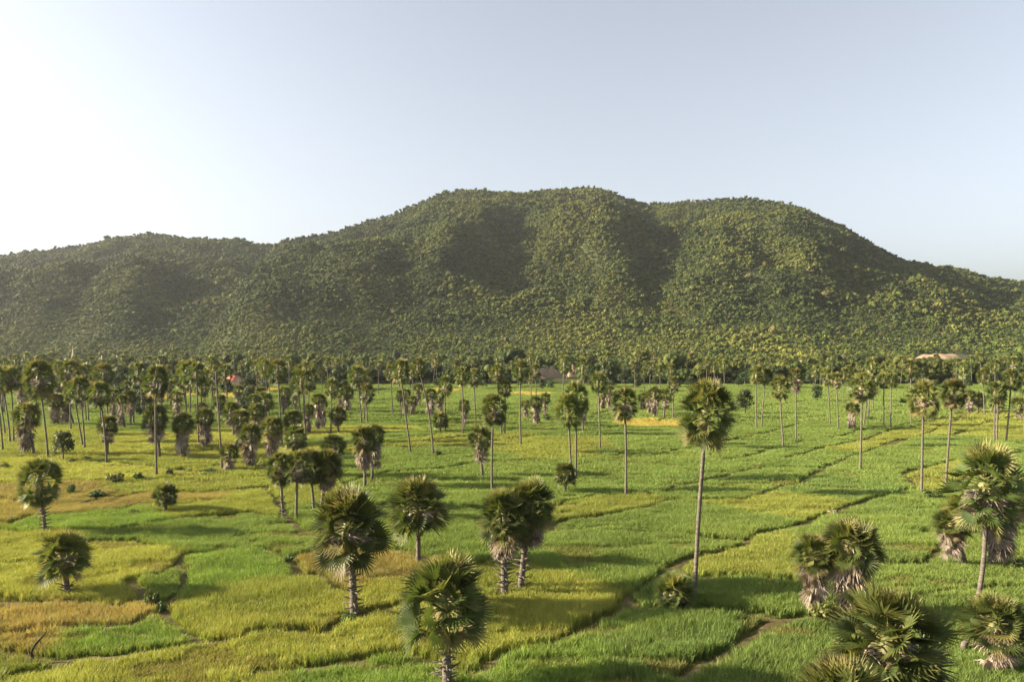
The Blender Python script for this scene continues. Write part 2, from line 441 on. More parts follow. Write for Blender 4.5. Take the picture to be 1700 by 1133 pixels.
# ------------------------------------------------------------------ hills
MAIN = np.array([(-700,570),(-300,566),(0,562),(200,560),(290,552),(340,515),(400,448),(470,402),(520,391),(560,381),(600,368),(640,356),(690,338),(730,322),(765,313),(800,312),(830,319),(865,317),(905,311),(950,310),(990,309),(1030,321),(1075,336),(1110,331),(1160,326),(1245,324),(1300,332),(1330,338),(1355,352),(1390,370),(1450,402),(1500,429),(1550,438),(1600,446),(1650,461),(1700,469),(1850,486),(2100,520),(2500,560)], float)
LEFT = np.array([(-900,500),(-500,455),(-150,432),(0,420),(40,414),(80,413),(130,405),(180,394),(240,385),(300,392),(350,395),(400,397),(470,402),(560,420),(650,450),(800,510),(950,560)], float)
Y0F = 760.0
def skyline(P, px): return np.interp(px, P[:, 0], P[:, 1])
def yr_main(px): return np.interp(px, [-300, 300, 600, 900, 1100, 1300, 1500, 1700, 2200], [1500, 1560, 1980, 2200, 2120, 2000, 1850, 1800, 1800])
def yr_left(px): return np.interp(px, [-600, 0, 240, 470, 900], [2100, 2050, 2080, 2300, 2500])
# spurs: crest px at the foot and at the ridge, t range, amplitude, left and right width in px
SPURS = [(325, 505, -.1, 1.05, 60, 48, 330), (520, 760, 0.15, 0.95, 50, 130, 60), (700, 845, 0.2, 0.98, 95, 150, 62), (880, 962, 0.35, 0.8, 45, 60, 40), (960, 1130, 0.15, 0.95, 85, 150, 75),
         (1180, 1215, 0.1, 0.8, 45, 120, 60), (1330, 1345, 0.2, 0.97, 70, 140, 70), (330, 560, 0.1, 0.85, 40, 120, 60), (1560, 1500, 0.1, 0.8, 35, 130, 80), (1080, 1040, 0.1, 0.5, 25, 70, 45)]
SPURSL = [(20, 190, 0.1, 0.95, 60, 130, 60), (150, 300, 0.05, 0.8, 55, 110, 60), (-140, 60, 0.1, 0.95, 50, 120, 60), (330, 420, 0.1, 0.9, 45, 90, 50)]
def massif(px, Y, P, yr, spurs, y0):
    Yr = yr(px); zr = np.maximum((HY - 4 - skyline(P, px)) / F * Yr + CAMZ - 4.0, 0)
    t = (Y - y0) / (Yr - y0)
    tc = np.clip(t, 0, 1)
    prof = 0.12 * tc + 0.88 * sstep(0.03, 1.10, tc) / sstep(0.03, 1.10, np.array(1.0))
    z = zr * prof
    amp = np.clip(zr / 300.0, 0, 1)
    for a, b, t0, t1, A, wl, wr in spurs:
        wl, wr = wl * .9, wr * .7
        c = a + (b - a) * tc + 70 * (vnoise(tc * 4.5, tc * 0 + a, 3) - 0.5)
        e = np.sin(np.pi * np.clip((tc - t0 - .12) / (t1 - t0 - .12), 0, 1)) ** 0.9
        u = px - c
        s = np.where(u < 0, np.exp(-(u / wl) ** 2), np.exp(-(u / wr) ** 2) * 1.35 - 0.35 * np.exp(-((u - 1.3 * wr) / (1.1 * wr)) ** 2) - 0.35 * np.exp(-(u / (0.6 * wr)) ** 2))
        z = z + 0.6 * amp * A * e * s
    cap = np.maximum((HY - 4 - skyline(P, px)) / F * Y + CAMZ - 4.0, 0) * (0.80 + 0.20 * tc ** 3)      # spurs stay below the skyline
    z = np.where(t < 1, cap - np.log1p(np.exp(np.clip((cap - z) / 9.0, -30, 30))) * 9.0 * 1.0, z)
    z = np.maximum(z, 0)
    back = np.clip(t - 1, 0, 3)
    z = z - zr * 1.1 * back ** 1.3 - 8 * back
    return np.where(Y < y0, 0, z), tc
def hill_z(X, Y):
    px = CX + X / Y * F
    zm, tm = massif(px, Y, MAIN, yr_main, SPURS, Y0F)
    zl, tl = massif(px, Y, LEFT, yr_left, SPURSL, Y0F + 60)
    z = np.maximum(zm, zl)
    n = ((fbm(X / 190, Y / 230, 51, 3) - 0.5) * 66 + (fbm(X / 62, Y / 95, 57, 3) - .5) * 40) * sstep(20, 140, z) * (1 - 0.8 * sstep(0.9, 1.0, np.maximum(tm * (zm >= zl), tl * (zl > zm))))
    return np.maximum(z + n, -1.2) + np.where(Y < Y0F, -1.2, 0) * 0
hy = lines([(700, 2700, 14), (2700, 3701, 50)])
hu = np.linspace(-1.25, 1.3, 420)
HU, HYY = np.meshgrid(hu, hy, indexing='ij')
hx = np.clip(HU * HYY, -2950, 2950)
hz = hill_z(hx.ravel(), HYY.ravel())
hz = np.where(hz < 0.4, -1.0, hz)
idx = np.arange(hz.size).reshape(HU.shape)
quads = np.stack([idx[:-1, :-1], idx[1:, :-1], idx[1:, 1:], idx[:-1, 1:]], -1).reshape(-1, 4)
M_HILL = plain_mat('hill_undergrowth', (0.030, 0.042, 0.016), (0.075, 0.080, 0.030), 0.05, 0.95)
tag(link('hills', mesh_np('hills', np.stack([hx.ravel(), HYY.ravel(), hz], 1), quads, M_HILL, None, True)), kind='structure')

# ------------------------------------------------------------------ instanced stuff (geometry nodes)
def gn_scatter(name, P, rot, scl, vid, tint, protos):
    coll = bpy.data.collections.new(name + '_source')
    for k, me in enumerate(protos):
        coll.objects.link(bpy.data.objects.new(f'{name}_source_{chr(97 + k)}', me))
    me = bpy.data.meshes.new(name); n = len(P)
    me.vertices.add(n); me.vertices.foreach_set('co', np.asarray(P, np.float32).ravel())
    for nm, ty, arr, fld in (('rot', 'FLOAT_VECTOR', rot, 'vector'), ('scl', 'FLOAT_VECTOR', scl, 'vector'), ('vid', 'INT', vid, 'value')):
        at = me.attributes.new(nm, ty, 'POINT'); at.data.foreach_set(fld, np.asarray(arr, np.int32 if ty == 'INT' else np.float32).ravel())
    at = me.attributes.new('crop', 'FLOAT_VECTOR', 'POINT'); at.data.foreach_set('vector', np.asarray(tint, np.float32).ravel())
    ob = link(name, me)
    ng = bpy.data.node_groups.new(name, 'GeometryNodeTree')
    ng.interface.new_socket('Geometry', in_out='INPUT', socket_type='NodeSocketGeometry')
    ng.interface.new_socket('Geometry', in_out='OUTPUT', socket_type='NodeSocketGeometry')
    N, L = ng.nodes, ng.links
    gi, go = N.new('NodeGroupInput'), N.new('NodeGroupOutput')
    iop = N.new('GeometryNodeInstanceOnPoints'); ci = N.new('GeometryNodeCollectionInfo')
    ci.inputs['Collection'].default_value = coll; ci.inputs['Separate Children'].default_value = True; ci.inputs['Reset Children'].default_value = True
    def na(nm, ty):
        a = N.new('GeometryNodeInputNamedAttribute'); a.data_type = ty; a.inputs['Name'].default_value = nm; return a.outputs['Attribute']
    L.new(gi.outputs[0], iop.inputs['Points']); L.new(ci.outputs[0], iop.inputs['Instance'])
    iop.inputs['Pick Instance'].default_value = True
    L.new(na('vid', 'INT'), iop.inputs['Instance Index']); L.new(na('rot', 'FLOAT_VECTOR'), iop.inputs['Rotation']); L.new(na('scl', 'FLOAT_VECTOR'), iop.inputs['Scale'])
    L.new(iop.outputs[0], go.inputs[0])
    md = ob.modifiers.new('scatter', 'NODES'); md.node_group = ng
    tag(ob, kind='stuff')
    return ob

def crop_mat(name, lo, hi, rough, trans, spec, tr=(1.0, 1.0, 0.5)):
    m, nt, out = mat_new(name)
    a = attr(nt, 'crop', 'INSTANCER'); t = attr(nt, 'tint'); r = ramp(nt, [(0.0, lo), (1.0, hi)])
    mul = nt.nodes.new('ShaderNodeMix'); mul.data_type = 'RGBA'; mul.blend_type = 'MULTIPLY'; mul.inputs[0].default_value = 1.0
    nt.links.new(t.outputs['Fac'], r.inputs[0]); nt.links.new(a.outputs['Vector'], mul.inputs[6]); nt.links.new(r.outputs[0], mul.inputs[7])
    leaf_shader(nt, out, mul.outputs[2], rough, trans, spec, tr)
    return m
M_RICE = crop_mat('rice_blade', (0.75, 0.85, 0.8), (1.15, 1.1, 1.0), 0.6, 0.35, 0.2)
M_FOREST = crop_mat('forest_leaf', (0.7, 0.75, 0.8), (1.25, 1.2, 1.0), 0.65, 0.15, 0.15)

rng = np.random.default_rng(11)
def rice_patch(size, n, width, seed, flat):
    r = np.random.default_rng(seed)
    V, T = [], []
    for k in range(n):
        x, y = r.uniform(-0.6, 0.6, 2) * size
        h = 0.95 * r.uniform(0.62, 1.12); a = r.uniform(0, 6.283); ln = r.uniform(0.1, 0.45) * flat
        w = width * r.uniform(0.7, 1.3) * 0.5; b = r.uniform(0, 6.283)
        wx, wy = math.cos(b) * w, math.sin(b) * w; lx, ly = math.cos(a) * ln, math.sin(a) * ln
        V += [(x - wx * .6, y - wy * .6, -0.08), (x + wx * .6, y + wy * .6, -0.08), (x + lx * .45 + wx, y + ly * .45 + wy, h * .66), (x + lx * .45 - wx, y + ly * .45 - wy, h * .66),
              (x + lx * 1.2, y + ly * 1.2, h)]
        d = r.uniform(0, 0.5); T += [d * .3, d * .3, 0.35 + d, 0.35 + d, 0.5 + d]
    b = np.arange(n)[:, None] * 5
    return mesh_np('rice_source', V, [b + np.array([0, 1, 2, 3]), b + np.array([3, 2, 4])], M_RICE, {'tint': T})
ZONES = [(47, 125, 0.5, 46, 0.045), (125, 235, 1.0, 64, 0.085), (235, 458, 2.0, 72, 0.17)]
protos, PP, RR, SS, II, TT = [], [], [], [], [], []
for zi, (ya, yb, cell, nb, wd) in enumerate(ZONES):
    for k in range(3): protos.append(rice_patch(cell, nb, wd, 100 * zi + k, cell ** 0.4 * 1.2))
    X, Y = np.meshgrid(np.arange(-0.92 * yb - 6, 0.92 * yb + 6, cell), np.arange(ya, yb, cell), indexing='ij')
    X, Y = X.ravel(), Y.ravel()
    k = (np.abs(X) < 0.92 * Y + 6) & (np.abs(X) < 338); X, Y = X[k], Y[k]
    X = X + rng.uniform(-.3, .3, len(X)) * cell; Y = Y + rng.uniform(-.3, .3, len(Y)) * cell
    d = bund_dist(X, Y)
    gap = (0.72, 0.85, 1.25)[zi] * (0.75 + 0.7 * vnoise(X / 11, Y / 11, 66))
    c = field_color(X, Y)
    onb = d < gap
    am = (.85, .6, .4)[zi]; hs = 1.0 - am * .5 + am * fbm(X / 4.5, Y / 3.0, 71, 3) + 0.35 * (vnoise(X / 17, Y / 17, 72) - 0.5)
    thin = fbm(X / 8 + 30, Y / 3.2, 23, 3)
    hs = np.where(thin > 0.68, hs * 0.7, hs)
    hs = np.where(onb, hs * 0.32, hs)
    c = np.where(onb[:, None], 0.45 * c + 0.55 * np.array((0.20, 0.165, 0.05)), c)
    keep = ~(onb & (d < gap * 0.55) & (rng.random(len(X)) < 0.8))
    c = c * rng.uniform(0.91, 1.09, (len(c), 1)) * (1 + rng.uniform(-.05, .05, c.shape))
    X, Y, hs, c = X[keep], Y[keep], hs[keep], c[keep]
    PP.append(np.stack([X, Y, ground_z(X, Y)], 1)); n = len(X)
    lean = 0.10 * (vnoise(X / 5, Y / 5, 81) - 0.3)
    RR.append(np.stack([lean + rng.normal(0, .05, n), lean + rng.normal(0, .05, n), rng.uniform(0, 6.28, n)], 1))
    s = rng.uniform(.85, 1.2, n); SS.append(np.stack([s, s, hs], 1)); II.append(rng.integers(0, 3, n) + 3 * zi); TT.append(c)
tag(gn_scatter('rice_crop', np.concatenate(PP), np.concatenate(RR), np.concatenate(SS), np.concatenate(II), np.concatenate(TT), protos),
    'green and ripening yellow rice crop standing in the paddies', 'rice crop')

def ico(sub):
    t = (1 + 5 ** .5) / 2
    V = [(-1, t, 0), (1, t, 0), (-1, -t, 0), (1, -t, 0), (0, -1, t), (0, 1, t), (0, -1, -t), (0, 1, -t), (t, 0, -1), (t, 0, 1), (-t, 0, -1), (-t, 0, 1)]
    Fc = [(0, 11, 5), (0, 5, 1), (0, 1, 7), (0, 7, 10), (0, 10, 11), (1, 5, 9), (5, 11, 4), (11, 10, 2), (10, 7, 6), (7, 1, 8), (3, 9, 4), (3, 4, 2), (3, 2, 6), (3, 6, 8), (3, 8, 9), (4, 9, 5), (2, 4, 11), (6, 2, 10), (8, 6, 7), (9, 8, 1)]
    V = [np.array(v) / np.linalg.norm(v) for v in V]
    for _ in range(sub):
        cache, nf = {}, []
        def mid(a, b):
            k = (min(a, b), max(a, b))
            if k not in cache:
                m = V[a] + V[b]; V.append(m / np.linalg.norm(m)); cache[k] = len(V) - 1
            return cache[k]
        for a, b, c in Fc:
            x, y, z = mid(a, b), mid(b, c), mid(c, a); nf += [(a, x, z), (b, y, x), (c, z, y), (x, y, z)]
        Fc = nf
    return np.array(V), np.array(Fc)

def leafy(mb, centre, rad, n, size, r, squash=0.75, shell=0.55):
    """n leaf-sized quads filling an ellipsoid, mostly towards its outside"""
    d = r.normal(size=(n, 3)); d /= np.linalg.norm(d, axis=1)[:, None]
    rr = (shell + (1 - shell) * r.random(n) ** 0.6) * rad
    P = d * rr[:, None] * np.array([1, 1, squash]) + centre
    nn = d * 0.9 + r.normal(size=(n, 3)) * 0.55 + np.array([0, 0, 0.3]); nn /= np.linalg.norm(nn, axis=1)[:, None]
    a = np.cross(nn, r.normal(size=(n, 3))); a /= np.linalg.norm(a, axis=1)[:, None]
    b = np.cross(nn, a)
    s = size * r.uniform(0.6, 1.4, n)[:, None]
    V = np.stack([P - a * s, P - b * s * .6, P + a * s, P + b * s * .6], 1).reshape(-1, 3)
    base = r.uniform(0.1, 0.7)
    t = np.repeat(np.clip(base + r.normal(0, 0.16, n), 0, 1), 4)
    q = (np.arange(n)[:, None] * 4 + np.arange(4)).tolist()
    mb.add(V, q, t)

def forest_tree(seed):
    r = np.random.default_rng(seed); mb = MB()
    V, Fc = ico(2)
    for k in range(r.integers(4, 8)):
        c = np.array([*r.uniform(-2.7, 2.7, 2), r.uniform(2.6, 6.6)]) if k else np.array([0, 0, 5.5])
        R = r.uniform(.9, 1.8) if k else r.uniform(1.5, 2.4)
        off = r.uniform(0, 99, 3)
        nz = vnoise(V[:, 0] * 2.2 + off[0], V[:, 1] * 2.2 + V[:, 2] * 1.7 + off[1], 7)
        mb.add(V * (R * (0.5 + 0.65 * nz))[:, None] * np.array([1, 1, .85]) + c, Fc.tolist(), np.clip(0.1 + 0.5 * nz, 0, 1))
        leafy(mb, c, R * 1.12, 90, 0.30, r, 0.88, 0.7)
    mb.tube([(0, 0, -1.5), (0.1, 0, 2), (0, 0.1, 4.5)], [0.25, 0.2, 0.1], 5, 0.1)
    return mb.mesh('forest_source', M_FOREST)
fprotos = [forest_tree(500 + k) for k in range(12)]
sp = 4.6
Yl = np.arange(478, 2560, sp); PX = []
CLEAR = [(1570, 597, 46, 5), (1335, 607, 12, 4)]
X, Y = np.meshgrid(np.arange(-2600, 2600, sp), Yl, indexing='ij'); X, Y = X.ravel(), Y.ravel()
k = np.abs(X) < 1.0 * Y + 40; X, Y = X[k], Y[k]
X = X + rng.uniform(-.5, .5, len(X)) * sp; Y = Y + rng.uniform(-.5, .5, len(Y)) * sp
Z = np.maximum(hill_z(X, Y), 0.0)
px = CX + X / Y * F
# leave out what lies well behind the ridges
ymax = np.maximum(np.where(skyline(MAIN, px) < 555, yr_main(px), 0), np.where(px < 900, yr_left(px), 0)) + 45
keep = Y < ymax
hid = (px > 560) & (Y > yr_main(px) + 45); keep &= ~hid
py = HY + (CAMZ - Z) * F / Y
dens = fbm(X / 60, Y / 60, 61, 3)
keep &= (rng.random(len(X)) < np.where(Y < 760, 0.75, 0.95) * (0.75 + 0.5 * dens))
EARTH_XY = []
for cxp, cyp, rx, ry in CLEAR:
    d = (px - cxp) ** 2 / (rx * 1.0) ** 2
    keep &= ~((np.abs(px - cxp) < rx * 1.1) & (py > cyp - ry - 3) & (py < cyp + ry + 5 * F / Y))
X, Y, Z, px = X[keep], Y[keep], Z[keep], px[keep]
n = len(X)
keep2 = ~((Y < 625) & (np.abs(px - 918) < 52)); X, Y, Z, px = X[keep2], Y[keep2], Z[keep2], px[keep2]; n = len(X)
low = 1 - sstep(15, 110, Z)
s = np.where(Y < 720, 1.25, 0.92 - .25 * low) * np.exp(rng.normal(-.25, .33, n)).clip(.3, 1.6) * (.72 + .56 * fbm(X / 28, Y / 40, 68, 2)) * (0.85 + 0.4 * fbm(X / 90, Y / 90, 62, 2)) * (0.85 + 0.15 * sstep(760, 1300, Y))
big = rng.random(n) < 0.03; s = np.where(big, s * 1.45, s)
base = np.array((0.088, 0.116, 0.026)); alt = np.array((0.155, 0.162, 0.036)); dk = np.array((0.046, 0.068, 0.020)); brn = np.array((0.120, 0.105, 0.042))
w = fbm(X / 110, Y / 110, 63, 3)[:, None] + rng.normal(0, .16, (n, 1))
tc = np.where(w > .5, base + (alt - base) * np.clip((w - .5) * 3, 0, 1), base + (dk - base) * np.clip((.5 - w) * 3, 0, 1))
tc = np.where(rng.random((n, 1)) < .05, brn, tc) * rng.uniform(.75, 1.28, (n, 1))
tc = tc * np.where(Y < 740, .72, .86)[:, None]
tc = tc * (1 + .35 * (low * (Y > 740))[:, None] * np.array([1.1, 1.0, .8]))
tag(gn_scatter('forest', np.stack([X, Y, Z - 0.3], 1), np.stack([rng.normal(0, .06, n), rng.normal(0, .06, n), rng.uniform(0, 6.28, n)], 1),
    np.stack([s * rng.uniform(.9, 1.15, n), s * rng.uniform(.9, 1.15, n), s * rng.uniform(.85, 1.25, n)], 1), rng.integers(0, len(fprotos), n), tc, fprotos),
    'dense green forest covering the hills and the plain at their foot', 'forest')
print('forest', n, 'rice', sum(len(p) for p in PP))

# ------------------------------------------------------------------ bare earth banks at the foot of the hills
def earth_bank(x, y, wx, wy, h, seed, label, zb=0.0):
    n, m = 26, 14
    V = []
    r = np.random.default_rng(seed)
    for i in range(n + 1):
        for j in range(m + 1):
            u, v = i / n * 2 - 1, j / m * 2 - 1
            e = max(0.0, 1 - abs(u) ** 2.4) * max(0.0, 1 - abs(v) ** 2.2)
            z = h * e ** 0.7 * (0.75 + 0.5 * float(vnoise(u * 4 + seed, v * 3, 9)))
            V.append((u * wx + 1.5 * float(vnoise(u * 3, v * 3 + seed, 4) - .5), v * wy, z - 0.3))
    q = [[i * (m + 1) + j, (i + 1) * (m + 1) + j, (i + 1) * (m + 1) + j + 1, i * (m + 1) + j + 1] for i in range(n) for j in range(m)]
    o = link('earth_bank', mesh_np('earth_bank', V, np.array(q), M_EARTH, None, True)); o.location = (x, y, zb)
    return tag(o, label, 'earth bank')
def at(px_, Y): return (px_ - CX) / F * Y
def slope_at(px_, py_):
    """nearest point on the plain or slope that lies on this line of sight"""
    for Y in np.arange(700.0, 1900.0, 5.0):
        z = float(max(0, hill_z(np.array([at(px_, Y)]), np.array([Y]))[0]))
        if HY + (CAMZ - z) * F / Y < py_: return Y, z
    return 1000.0, 0.0
BY, BZ = slope_at(1571, 603)
earth_bank(at(1571, BY), BY + 14, 36 * BY / 985, 20, 12.0 * BY / 985, 3, 'long low reddish bare earth bank between trees at the hill foot', BZ - .5)
BY, BZ = slope_at(1335, 612)
earth_bank(at(1335, BY), BY + 8, 9 * BY / 900, 9, 8.0, 5, 'small pale sandy earth bank in the tree belt', BZ - .5)
earth_bank(at(909, 560), 560, 12, 10, 7.5, 8, 'wide pinkish bare earth bank behind the golden rice strip', 0)
earth_bank(at(951, 575), 575, 4.5, 5, 9.0, 9, 'narrow tan earth mound beside the wide pinkish bank', 0)

# ------------------------------------------------------------------ palms: meshes
def fan(mb, o, d, roll, pet, R, nseg, spread, droop, tint, cup, r, pw=0.035):
    d = d / np.linalg.norm(d)
    ref = np.array([0, 0, 1.0]) if abs(d[2]) < 0.95 else np.array([1.0, 0, 0])
    s = np.cross(d, ref); s /= np.linalg.norm(s); nrm = np.cross(s, d)
    s2 = s * math.cos(roll) + nrm * math.sin(roll); n2 = np.cross(s2, d)
    sag = np.array([0, 0, -0.10 * pet])
    p1 = o + d * pet + sag
    mid = o + d * pet * .5 + sag * .1
    V = []
    for P, w in ((o, pw * 1.5), (mid, pw), (p1, pw * .7)):
        V += [P + s2 * w, P - s2 * w, P + n2 * w * 1.2]
    mb.add(V, [(0, 1, 4, 3), (1, 2, 5, 4), (2, 0, 3, 5), (3, 4, 7, 6), (4, 5, 8, 7), (5, 3, 6, 8)], min(.85, tint + 0.45))
    a = (np.arange(nseg) + .5) / nseg * spread - spread / 2
    da = spread / nseg / 2
    r1 = R * 0.45
    def dirv(x, k): return np.cos(x)[:, None] * d + np.sin(x)[:, None] * s2 + (cup * np.sin(x) ** 2 + k)[:, None] * n2
    z = np.zeros(nseg)
    L = p1 + dirv(a - da, z) * r1; Rr = p1 + dirv(a + da, z) * r1; C = p1 + dirv(a, z + 0.07) * r1 * 1.02
    ln = R * (0.80 + 0.20 * np.cos(a * 0.6)) * r.uniform(.9, 1.06, nseg)
    tip = p1 + dirv(a + r.normal(0, da * .25, nseg), z) * ln[:, None] + np.array([0, 0, -1.0]) * (droop * ln * r.uniform(.6, 1.3, nseg))[:, None]
    V = np.concatenate([p1[None], L, C, Rr, tip])
    k = np.arange(nseg)
    fcs = np.concatenate([np.stack([k * 0, 1 + k, 1 + nseg + k], 1), np.stack([k * 0, 1 + nseg + k, 1 + 2 * nseg + k], 1),
                          np.stack([1 + k, 1 + 3 * nseg + k, 1 + nseg + k], 1), np.stack([1 + nseg + k, 1 + 3 * nseg + k, 1 + 2 * nseg + k], 1)])
    tt = np.full(len(V), tint); tt[1 + 3 * nseg:] = min(1, tint + .34)
    mb.add(V, fcs.tolist(), np.clip(tt, 0, 1))

def crown_mesh(seed, nl, nseg, shape):
    """shape: tall (pear-shaped), stout (round), young (from the ground)"""
    r = np.random.default_rng(seed); mb = MB()
    a0 = r.uniform(0, 6.28); thin = r.uniform(.05, .32)
    for k in range(nl):
        f = (k + .5) / nl
        az = k * 2.39996 + r.normal(0, .25)
        if shape != 'young' and f > .15 and r.random() < thin * max(0, math.cos(az - a0)) ** 2: continue
        if shape == 'tall':
            el = math.radians(84 - 140 * f ** 0.85 + r.normal(0, 7)); oz = 0.35 - 1.9 * f ** 1.3; pet = r.uniform(.9, 1.25) * (0.85 + .3 * math.sin(math.pi * f)); R = r.uniform(.85, 1.1) * (1.12 - .2 * f)
        elif shape == 'stout':
            el = math.radians(80 - 116 * f ** 0.85 + r.normal(0, 9)); oz = 0.1 - 1.1 * f ** 1.2; pet = r.uniform(.85, 1.25) * (.72 + .28 * min(1, f * 5)); R = r.uniform(.85, 1.15) * (1.1 - .15 * f)
        else:
            el = math.radians(86 - 92 * f ** 0.9 + r.normal(0, 8)); oz = 0.25 - 0.2 * f; pet = r.uniform(.9, 1.4); R = r.uniform(1.0, 1.25)
        d = np.array([math.cos(az) * math.cos(el), math.sin(az) * math.cos(el), math.sin(el)])
        t = np.clip(0.30 + .22 * (1 - f) * r.random() + r.normal(0, .10) + (0.2 if f < .12 else 0), 0.02, .8)
        if shape != 'young' and f > .88 and r.random() < .5: t = r.uniform(.75, 1)
        if r.random() < .04: t = min(1, t + .3)
        fan(mb, np.array([math.cos(az) * .12, math.sin(az) * .12, oz]), d, r.normal(0, .75), pet, R, nseg, math.radians(r.uniform(170, 245)), 0.05 + .15 * max(0, f - .2) + .05 * r.random(), t, r.uniform(.25, .95), r)
    if shape != 'young':                                  # matted leaf bases round the growing end
        pts = [(0, 0, -2.2), (0, 0, -1.5), (0, 0, -.6), (0, 0, .3)]
        mb.tube(pts, [.17, .34, .42, .15], 7, [0.95, .9, .85, .4])
    return mb.mesh('crown_' + shape, M_FROND)

def skirt_mesh(seed, nl, nseg):
    """dead fronds hanging round a trunk; runs from z 0 down to -1 (scaled in z)"""
    r = np.random.default_rng(seed); mb = MB()
    for k in range(nl):
        f = (k + r.random()) / nl
        az = r.uniform(0, 6.283); el = math.radians(r.uniform(-80, -38))
        d = np.array([math.cos(az) * math.cos(el), math.sin(az) * math.cos(el), math.sin(el)])
        taper = 1.0 - .5 * f ** 1.5
        fan(mb, np.array([math.cos(az) * .15, math.sin(az) * .15, -4.0 * f + .6]), d, r.normal(0, 1.0), r.uniform(.5, 1.0) * taper, r.uniform(.75, 1.1) * (.7 + .3 * taper), nseg, math.radians(r.uniform(90, 190)), .45, float(np.clip(r.normal(.45, .28), 0, 1)), r.uniform(.3, .9), r)
    V, T = mb.arr()
    zmin = np.percentile(V[:, 2], 2)
    out = MB(); V = V.copy(); V[:, 2] /= -zmin; out.v, out.t, out.f, out.n = [V], [T], mb.f, mb.n
    return out.mesh('frond_skirt', M_DEAD)

def measure(me):
    V = np.empty(len(me.vertices) * 3, np.float32); me.vertices.foreach_get('co', V); V = V.reshape(-1, 3)
    rad = np.percentile(np.hypot(V[:, 0], V[:, 1]), 96)
    return rad * 2, np.percentile(V[:, 2], 99.3), np.percentile(V[:, 2], 1)
CROWN = {}
for shape in ('tall', 'stout', 'young'):
    for lod, nl, ns, nv in (('near', 78, 18, 7), ('mid', 62, 12, 7), ('far', 48, 9, 7)):
        CROWN[shape, lod] = []
        for v in range(nv):
            nleaf = int(nl * (.55 if shape == 'young' else 1))
            me = crown_mesh(1000 + v * 7 + len(CROWN) * 91, nleaf, ns, shape); CROWN[shape, lod].append((me, *measure(me)))
SKIRT = {'near': [skirt_mesh(2000 + v, 60, 9) for v in range(4)], 'mid': [skirt_mesh(2100 + v, 46, 6) for v in range(3)], 'far': [skirt_mesh(2200 + v, 34, 5) for v in range(3)]}

def trunk_mesh(base, hub, rad, rr, near, stubs, bow, kick=0):
    mb = MB(); n = 22 if near else 9
    L = np.linalg.norm(hub)
    pts, rads = [], []
    side = np.array([rr.uniform(-1, 1), rr.uniform(-1, 1), 0]) * bow * L
    for i in range(n):
        t = i / (n - 1)
        p = hub * t + side * math.sin(math.pi * t) * .5
        p[0:2] = hub[0:2] * ((1 - (1 - t) ** kick) if kick else t ** 1.25) + side[0:2] * math.sin(math.pi * t)
        pts.append(p + (np.array([0, 0, -.35]) if i == 0 else 0))
        w = rad * (1 + .55 * math.exp(-t * L / .7) - .22 * t)
        if near: w *= 1 + .05 * math.sin(i * 2.9) + rr.uniform(-.04, .04)
        rads.append(w)
    mb.tube(pts, rads, 10 if near else 7, 0)
    if stubs:
        rad = rad * 1.0                                        # old leaf bases left on the stem
        ns = int(60 * stubs)
        for k in range(ns):
            t = .06 + .80 * k / ns * min(1, stubs); p = np.array(pts[int(t * (n - 1))]) ; q = np.array(pts[min(n - 1, int(t * (n - 1)) + 1)])
            fr = t * (n - 1) - int(t * (n - 1)); p = p + (q - p) * fr
            az = k * 2.4 + rr.uniform(-.4, .4); ln = rr.uniform(.4, .95)
            d = np.array([math.cos(az), math.sin(az), rr.uniform(-.2, .55)]); d /= np.linalg.norm(d)
            mb.tube([p + d * rad * .5, p + d * (rad + ln * .5), p + d * (rad + ln)], [.09, .065, .02], 4, 0)
    return mb.mesh('trunk', M_TRUNK, True)

